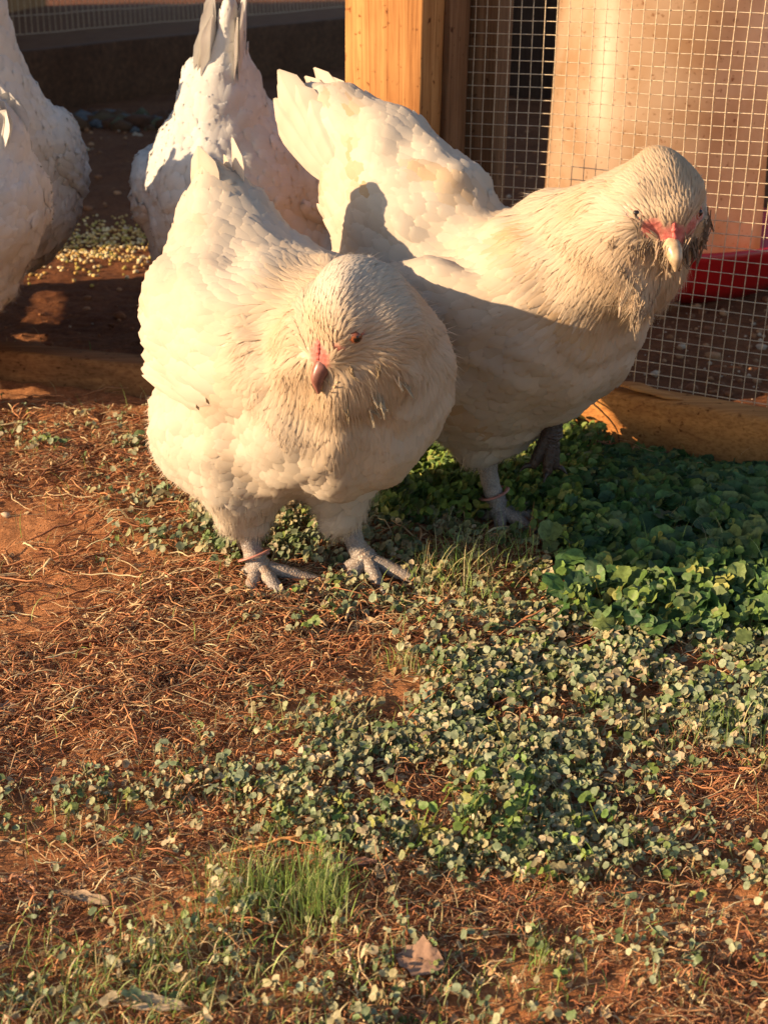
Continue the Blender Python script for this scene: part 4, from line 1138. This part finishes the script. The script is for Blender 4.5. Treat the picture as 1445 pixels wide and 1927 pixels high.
def litter():
    n0 = 9000 if QUICK else 300000
    x, y, rg = scatter(n0, seed=33, y1=1.9)
    px, py = topx(on_ground(x, y)); d = table(LIT, px, py)
    cl = vnoise(x * 18, y * 18, 9)
    k = (rg.random(len(x)) < (d ** 1.3) * np.clip((cl - .1) * 1.5, .08, 1)) & off_feet(x, y, .010)
    x, y, py = x[k], y[k], py[k]; n = len(x); m = 6
    near = np.clip(y / 1.0, .62, 1.0); L = rg.gamma(1.9, .0095, n).clip(.003, .08) * near
    az = rg.normal(.15, .75, n) + np.pi * (rg.random(n) < .5)
    hd = np.stack([np.cos(az), np.sin(az)], -1)
    curl = rg.normal(0, 1, (n, m)).cumsum(1) * .20
    P_ = np.zeros((n, m, 3)); cx, cy = x.copy(), y.copy()
    arch = rg.random(n) ** 2 * rg.uniform(0, .009, n)
    pile = rg.random(n) ** 2 * .009 * table(LIT, px[k], py)
    tiltz = np.where(rg.random(n) < .07, rg.uniform(.1, .6, n), rg.normal(0, .06, n))
    for j in range(m):
        a = az + curl[:, j]
        cx = cx + np.cos(a) * L / m; cy = cy + np.sin(a) * L / m
        P_[:, j, 0] = cx; P_[:, j, 1] = cy
        P_[:, j, 2] = ground_h(cx, cy) + .0008 + pile + arch * np.sin(np.pi * j / (m - 1)) + np.maximum(tiltz, 0) * L * j / m * .7 + rg.uniform(0, .004, n) * .5
    r0 = rg.gamma(2.0, .00022, n).clip(.00015, .0017) * near; prof = np.array([.7, 1, .95, .85, .7, .3])
    pal = np.array([[.40, .17, .075], [.28, .10, .045], [.50, .26, .12], [.18, .07, .035], [.60, .38, .20], [.34, .14, .065], [.46, .20, .085], [.62, .46, .26]])
    col = (pal[rg.integers(0, 8, n)] * rg.uniform(.75, 1.6, (n, 1))).clip(0, .8)
    acc = Acc(); tri_tubes(acc, P_, r0[:, None] * prof, col)
    # sturdier dead roots lying across the thatch
    nb_ = 60 if QUICK else 1500; kk = rg.integers(0, n, nb_); m2 = 9; Lb = rg.uniform(.018, .075, nb_) * np.clip(y[kk], .6, 1); ab = rg.normal(.15, .8, nb_) + np.pi * (rg.random(nb_) < .5)
    cb = rg.normal(0, 1, (nb_, m2)).cumsum(1) * .22; Q = np.zeros((nb_, m2, 3)); cx, cy = x[kk].copy(), y[kk].copy(); hb = rg.uniform(.002, .010, nb_)
    for j in range(m2):
        cx = cx + np.cos(ab + cb[:, j]) * Lb / m2; cy = cy + np.sin(ab + cb[:, j]) * Lb / m2
        Q[:, j] = np.stack([cx, cy, ground_h(cx, cy) + hb + rg.normal(0, .0008, nb_)], -1)
    tri_tubes(acc, Q, rg.uniform(.0005, .0013, nb_)[:, None] * np.array([.6, .9, 1, 1, .95, .9, .8, .6, .25]) * np.clip(y[kk], .6, 1)[:, None] * rg.uniform(.8, 1.2, (nb_, m2)), (pal[rg.integers(0, 8, nb_)] * rg.uniform(.8, 1.5, (nb_, 1))).clip(0, .8))
    # flakes of bark and broken leaf
    nf = n // 6; k = rg.integers(0, n, nf); c = on_ground(x[k] + rg.normal(0, .01, nf), y[k] + rg.normal(0, .01, nf), .0012)
    nr = np.stack([rg.normal(-.1, .3, nf), rg.normal(-.15, .3, nf), np.ones(nf)], -1)
    leaf_cards(acc, c, rg.uniform(.001, .0045, nf), nr, rg.uniform(0, 6.28, nf), pal[rg.integers(0, 8, nf)] * rg.uniform(.8, 1.2, (nf, 1)), rg, cup=.1, seg=6)
    tag(acc.build('root_litter', M['litter']), 'tangle of dry rusty roots and straw bits strewn over the red soil', 'litter', kind='stuff')
litter()

def grass():
    rg = np.random.default_rng(44); acc = Acc()
    GR = np.array([[.28, .40, .09], [.36, .46, .14], [.44, .46, .20], [.20, .32, .07]]); ST = np.array([[.62, .50, .28], [.50, .42, .2], [.55, .40, .22]])
    # clump: pixel centre, spread (m), count, length range, straw share, lean
    CL = [((490, 1690), (.026, .014), 190, (.018, .050), .1, .75), ((605, 1700), (.014, .012), 160, (.03, .060), .0, .55), ((420, 1680), (.014, .012), 60, (.015, .04), .2, .8),
          ((850, 1095), (.035, .020), 90, (.02, .05), .3, .9), ((960, 1060), (.03, .018), 50, (.02, .045), .3, .8), ((760, 1260), (.014, .008), 50, (.012, .03), .3, .9),
          ((840, 840), (.05, .03), 150, (.02, .045), .15, .7), ((930, 840), (.05, .02), 120, (.02, .04), .1, .7), ((1060, 830), (.05, .015), 60, (.02, .04), .2, .7),
          ((230, 1850), (.05, .02), 170, (.02, .05), .25, 1.6), ((330, 1840), (.04, .02), 120, (.02, .05), .25, 1.6), ((80, 1890), (.04, .02), 130, (.015, .045), .35, 1.4),
          ((1020, 1800), (.014, .012), 70, (.01, .026), .05, .6), ((1330, 1390), (.026, .012), 26, (.02, .055), .1, .25), ((1260, 1410), (.02, .01), 16, (.02, .045), .3, .3),
          ((640, 1370), (.05, .012), 60, (.02, .04), .6, 1.7), ((560, 1860), (.06, .03), 120, (.015, .04), .4, 1.3), ((880, 1880), (.06, .03), 130, (.012, .035), .5, 1.3),
          ((1250, 1870), (.05, .03), 90, (.012, .035), .5, 1.3), ((1300, 1080), (.04, .02), 30, (.02, .06), .3, .7), ((330, 830), (.08, .02), 40, (.01, .025), .5, 1),
          ((820, 1150), (.06, .02), 70, (.015, .04), .6, 1.5), ((560, 1690), (.03, .01), 90, (.02, .05), .05, .35), ((1400, 1420), (.02, .02), 30, (.02, .05), .1, .4),
          ((700, 1830), (.08, .04), 100, (.015, .04), .5, 1.2), ((1100, 1650), (.06, .04), 40, (.015, .04), .7, 1.2), ((150, 1560), (.06, .03), 60, (.01, .03), .5, 1.3)]
    P_, Wd, Sd, Co = [], [], [], []
    m = 6
    def blade(x, y, L, col, lean, wd, az=None):
        az = rg.uniform(0, 6.28) if az is None else az; q = np.linspace(0, 1, m)
        L = L * min(1, max(.62, y)); bend = lean * rg.uniform(.4, 1.2); a = bend * q ** 1.3 + rg.normal(0, .22)
        dx = np.cumsum(np.sin(a)) * L / m; dz = np.cumsum(np.cos(a)) * L / m
        wob = rg.normal(0, .25)
        X = x + np.cos(az + wob * q) * dx; Y = y + np.sin(az + wob * q) * dx
        P_.append(np.stack([X, Y, np.maximum(ground_h(X, Y) + .0015, ground_h(x, y) + dz)], -1)); Wd.append(wd * np.array([.8, 1, .95, .8, .5, .08]))
        s_ = np.array([-math.sin(az), math.cos(az), .15]) + rg.normal(0, .3, 3); Sd.append(s_ / np.linalg.norm(s_)); Co.append(col)
    for (c, sprd, cnt, (l0, l1), st, lean) in CL:
        g = G(*c)
        for _ in range(int(cnt * 1.5) if not QUICK else cnt // 2):
            x = g[0] + rg.normal(0, sprd[0] * .6); y = g[1] + rg.normal(0, sprd[1] * 1.1)
            isst = rg.random() < st
            col = (ST[rg.integers(0, 3)] if isst else GR[rg.integers(0, 4)]) * rg.uniform(.8, 1.2)
            blade(x, y, rg.uniform(l0, l1), col, lean + .3, rg.uniform(.00014, .00042))
    x, y, _ = scatter(900, seed=55); px, py = topx(on_ground(x, y)); k = off_feet(x, y)
    for i in np.nonzero(k)[0]:
        isst = rg.random() < .55
        col = (ST[rg.integers(0, 3)] if isst else GR[rg.integers(0, 4)]) * rg.uniform(.7, 1.15)
        blade(x[i], y[i], rg.uniform(.012, .045), col, 1.5, rg.uniform(.0002, .0005))
    ribbon(acc, np.array(P_), np.array(Wd), np.array(Sd), np.array(Co))
    tag(acc.build('grass', M['blade']), 'thin green and straw coloured grass blades in loose tufts', 'grass', kind='stuff')
grass()

# pebbles, clods and scattered feed
def bits(name, label, cat, pts, rad, cols, m, rg, flat=.8):
    acc = Acc(); n = len(pts)
    ico = np.array([[0, 0, 1], [.894, 0, .447], [.276, .851, .447], [-.724, .526, .447], [-.724, -.526, .447], [.276, -.851, .447], [.724, .526, -.447], [-.276, .851, -.447], [-.894, 0, -.447], [-.276, -.851, -.447], [.724, -.526, -.447], [0, 0, -1]])
    fc_ = np.array([[0, 1, 2], [0, 2, 3], [0, 3, 4], [0, 4, 5], [0, 5, 1], [1, 6, 2], [2, 7, 3], [3, 8, 4], [4, 9, 5], [5, 10, 1], [6, 7, 2], [7, 8, 3], [8, 9, 4], [9, 10, 5], [10, 6, 1], [11, 7, 6], [11, 8, 7], [11, 9, 8], [11, 10, 9], [11, 6, 10]])
    V = ico[None] * rad[:, None, None] * rg.uniform(.7, 1.3, (n, 12, 1)) * np.array([1.25, 1, flat]); 
    a = rg.uniform(0, 6.28, n); ca, sa = np.cos(a)[:, None], np.sin(a)[:, None]
    V = np.stack([V[..., 0] * ca - V[..., 1] * sa, V[..., 0] * sa + V[..., 1] * ca, V[..., 2]], -1) + pts[:, None]
    F = (fc_[None] + (np.arange(n) * 12)[:, None, None]).reshape(-1, 3)
    acc.add(V.reshape(-1, 3), F, np.repeat(cols, 12, 0)); tag(acc.build(name, m), label, cat, kind='stuff')
M['bits'] = mat_plain('crumbs', (.95, .95, .95), .8, 200, .3, .6, .001, .2, attr=True)
rg = np.random.default_rng(66)
n = 950; ctr = G(185, 458); p = np.stack([ctr[0] + rg.normal(.0, .10, n), ctr[1] + rg.normal(-.02, .11, n)], -1); p = on_ground(p[:, 0], p[:, 1], .002)
bits('scattered_feed', 'golden grains of scattered feed lying on the dark soil behind the sill', 'feed', p, rg.uniform(.0018, .0042, n), np.array([[.72, .50, .20], [.60, .38, .12], [.80, .66, .38], [.55, .45, .12]])[rg.integers(0, 4, n)], M['bits'], rg)
n = 700; p = np.stack([rg.uniform(-1.0, .6, n), rg.uniform(1.55, 3.9, n)], -1)
n2_ = 260; heap = G(260, 236); hp_ = heap[:2] + np.stack([rg.normal(0, .28, n2_), rg.normal(0, .06, n2_)], -1)
n3_ = 1500; p3 = np.stack([rg.uniform(-.6, .55, n3_), rg.uniform(.5, 1.9, n3_)], -1)
n4_ = 500; p4_ = np.stack([rg.uniform(.2, .62, n4_), rg.uniform(1.38, 1.95, n4_)], -1)
pp = np.concatenate([p, hp_, p3, p4_]); rr = np.concatenate([rg.gamma(2, .0016, n).clip(.001, .009), rg.gamma(3, .0055, n2_).clip(.006, .035), rg.gamma(2, .0007, n3_).clip(.0005, .004), rg.gamma(2, .0013, n4_).clip(.001, .007)])
pc = np.array([[.36, .16, .07], [.25, .10, .045], [.45, .24, .12], [.30, .13, .06], [.52, .40, .28]])[rg.integers(0, 5, len(pp))] * .9
pc[n:n + n2_] = pc[n:n + n2_].clip(0, .24) * .45
keep = off_feet(pp[:, 0], pp[:, 1]); pp, rr, pc = pp[keep], rr[keep], pc[keep]
bits('soil_clods', 'clods and crumbs of red brown soil and grit on the ground', 'soil', on_ground(pp[:, 0], pp[:, 1], 0.0) + np.stack([0 * rr, 0 * rr, rr * .25], -1), rr, pc, M['bits'], rg)

# ---- single fallen leaves, sticks and chips
def dead_leaf(name, label, c, L, Wd, az, tilt, col, curl=.3, cat='leaf', lift=.003, seed=0):
    rg = np.random.default_rng(seed + 500); g = G(*c); acc = Acc()
    nl, nw = 14, 7; v = np.linspace(0, 1, nl); u = np.linspace(-1, 1, nw)
    wd = Wd * np.sin(np.pi * np.clip(v, .02, .985)) ** .7 * (1 + .14 * np.sin(v * 19 + seed) + .08 * rg.normal(size=nl))
    X = (v[:, None] - .5) * L + 0 * u; Y = u[None] * wd[:, None]
    Z = curl * (np.abs(u[None]) ** 2 * wd[:, None]) + .10 * L * np.sin(v[:, None] * 5 + seed) * (.4 + .6 * u[None]) * .6 + rg.normal(0, .0005, (nl, nw)) + lift + .002
    V = np.stack([X, Y, Z], -1).reshape(-1, 3)
    ct_, st_ = math.cos(tilt), math.sin(tilt); V = np.stack([V[:, 0], V[:, 1] * ct_ - V[:, 2] * st_, V[:, 1] * st_ + V[:, 2] * ct_], -1)
    ca, sa = math.cos(az), math.sin(az); V = np.stack([V[:, 0] * ca - V[:, 1] * sa, V[:, 0] * sa + V[:, 1] * ca, V[:, 2]], -1)
    V[:, 2] -= min(V[:, 2].min(), 0)
    i = np.arange(nl - 1)[:, None] * nw; j = np.arange(nw - 1)[None]
    F = np.stack([i + j, i + nw + j, i + nw + j + 1, i + j + 1], -1).reshape(-1, 4)
    top_ = V + [0, 0, .0006]
    acc.add(top_, F, col); acc.add(V, F[:, ::-1], np.array(col) * .8)
    vr = V.reshape(nl, nw, 3)[:, nw // 2] + [0, 0, .0009]; tube(acc, np.vstack([vr[0] + (vr[0] - vr[2]) * .8, vr]), np.linspace(.0007, .0003, nl + 1), 5, None, np.array(col) * .7)
    o = acc.build(name, M['deadleaf']); o.location = (g[0], g[1], float(ground_h(g[0], g[1])))
    return tag(o, label, cat, 'fallen leaves and bark on the ground')
dead_leaf('fallen_leaf', 'tan folded leaf standing on edge between the feet of the two front hens', (818, 1000), .022, .008, 1.0, 1.1, (.60, .36, .18), .5, lift=.010, seed=1)
dead_leaf('fallen_leaf', 'reddish brown dry leaf at the lower edge of the shaded weeds', (1190, 1092), .030, .008, .1, .35, (.42, .20, .11), .4, lift=.006, seed=2)
dead_leaf('fallen_leaf', 'dark maroon crumpled leaf lying among the dusty clover', (828, 1345), .017, .0095, .5, .8, (.26, .11, .08), .3, lift=.006, seed=3)
dead_leaf('fallen_leaf', 'beige oval leaf flat on the litter below the front hen', (692, 1178), .024, .0065, .0, .1, (.60, .44, .26), .3, lift=.004, seed=4)
dead_leaf('fallen_leaf', 'large pinkish brown leaf near the bottom of the photo', (792, 1818), .026, .010, -.3, .3, (.44, .26, .17), .25, lift=.005, seed=5)
dead_leaf('fallen_leaf', 'long pale narrow leaf in the bottom left grass', (292, 1900), .040, .0042, -.12, .2, (.62, .48, .32), .4, lift=.005, seed=6)
dead_leaf('fallen_leaf', 'brown pointed leaf beside the sprawling weeds low on the right', (1092, 1650), .022, .0052, .1, .3, (.45, .22, .10), .3, lift=.007, seed=7)
dead_leaf('bark_strip', 'dark purplish bark strip right of the upright grass tuft', (655, 1640), .034, .0048, -.08, .15, (.26, .14, .10), .2, 'bark', lift=.006, seed=8)
dead_leaf('fallen_leaf', 'small grey brown leaf curled at the left edge of the photo', (14, 1340), .014, .006, .4, .5, (.42, .26, .18), .4, lift=.003, seed=9)
dead_leaf('bark_strip', 'greyish flat bark strip lying on roots at the lower left', (150, 1690), .040, .0035, -.35, .2, (.40, .28, .18), .2, 'bark', lift=.005, seed=10)
dead_leaf('bark_strip', 'orange brown splinter on the dirt in front of the sill', (215, 786), .040, .0025, -.05, .1, (.50, .26, .12), .2, 'bark', lift=.002, seed=11)

def stick(name, label, pts, r0, r1, col, cat='twig', world=False, n=26, jit=.0008, seed=1):
    rg = np.random.default_rng(seed); acc = Acc()
    P_ = np.array([p if world else on_ground(*[np.array([q]) for q in G(*p[:2])[:2]], 0)[0] + [0, 0, p[2]] for p in pts])
    Q = catmull(P_, n) + rg.normal(0, jit, (n, 3)) * np.array([1, 1, .6])
    tube(acc, Q - Q[0], np.linspace(r0, r1, n) * rg.uniform(.85, 1.15, n), 7, None, col)
    o = acc.build(name, M['litter']); o.location = tuple(Q[0]); return tag(o, label, cat)
stick('stick', 'thin orange stick lying level above the bright grass tuft', [(405, 1618, .004), (500, 1603, .008), (600, 1590, .010)], .0013, .0009, (.62, .30, .10))
stick('straw_stem', 'pale straw stem pointing down to the right of the flattened grass', [(655, 1812, .010), (668, 1860, .007), (684, 1915, .002)], .0008, .0006, (.72, .56, .32), 'straw')
stick('dead_root', 'forked rusty root at the left below the clover', [(5, 1665, .003), (45, 1665, .006), (90, 1705, .004)], .0015, .0008, (.55, .27, .15), 'root')
stick('dead_root', 'thick brown root left of the low weeds in the middle', [(690, 1572, .007), (725, 1610, .008), (752, 1652, .003)], .0016, .0009, (.50, .25, .13), 'root', seed=3)
stick('straw_stem', 'pale yellow straw lying at the lower right corner', [(1270, 1852, .006), (1300, 1872, .005), (1330, 1896, .002)], .0012, .0008, (.68, .52, .26), 'straw', seed=4)
stick('straw_stem', 'long white straw with a frayed tip on the bare dirt left of the banded foot', [(278, 1104, .003), (325, 1108, .005), (352, 1112, .002)], .0007, .0009, (.72, .66, .46), 'straw', seed=5)
stick('stick', 'forked twig lying on the bare red dirt at the left', [(165, 1065, .001), (195, 1045, .003), (215, 1024, .006)], .0009, .0006, (.42, .20, .09), seed=6)
tw1 = [on_front(1095, 742, -.006), on_front(1130, 772, -.014), on_front(1158, 805, -.012), on_front(1166, 838, -.004)]
stick('twig', 'dark curved twig arching down the front of the bottom rail', tw1, .0010, .0006, (.16, .08, .04), world=True, seed=7, jit=.0002)
tw2 = [on_front(1065, 822, -.02), on_front(1130, 832, -.02), on_front(1185, 850, -.016), on_front(1240, 862, -.014), on_front(1262, 885, -.006)]
stick('twig', 'long brown twig lying level across the foot of the bottom rail', tw2, .0012, .0008, (.30, .16, .08), world=True, seed=8, jit=.0004)
# pale dropping and a shiny stone
for nm, lb, c_, r_, cl_, mm in (('dropping', 'small chalky white lump among the clover left of centre', (856, 1240), .0042, (.62, .58, .56), M['bits']),
                               ('stone', 'smooth pale grey stone on the soil between the tails and the post', (607, 322), .0125, (.55, .53, .50), M['bits'])):
    acc = Acc(); rg = np.random.default_rng(3); g = G(*c_)
    prof = [(.001, 0), (.7, .08), (1, .35), (.85, .65), (.4, .85), (.001, .9)]
    lathe(acc, (0, 0, 0), [(a_ * r_, b_ * r_) for a_, b_ in prof], 14, cl_)
    acc.v = [v * (1 + .28 * (vnoise(v[:, 0] * 260 + 9, v[:, 1] * 260 + v[:, 2] * 300, 8) - .5))[:, None] * [1.5, 1, 1] for v in acc.v]
    o = acc.build(nm, mm); o.location = (g[0], g[1], float(ground_h(g[0], g[1])) + .004 * (nm == 'dropping')); tag(o, lb, nm)
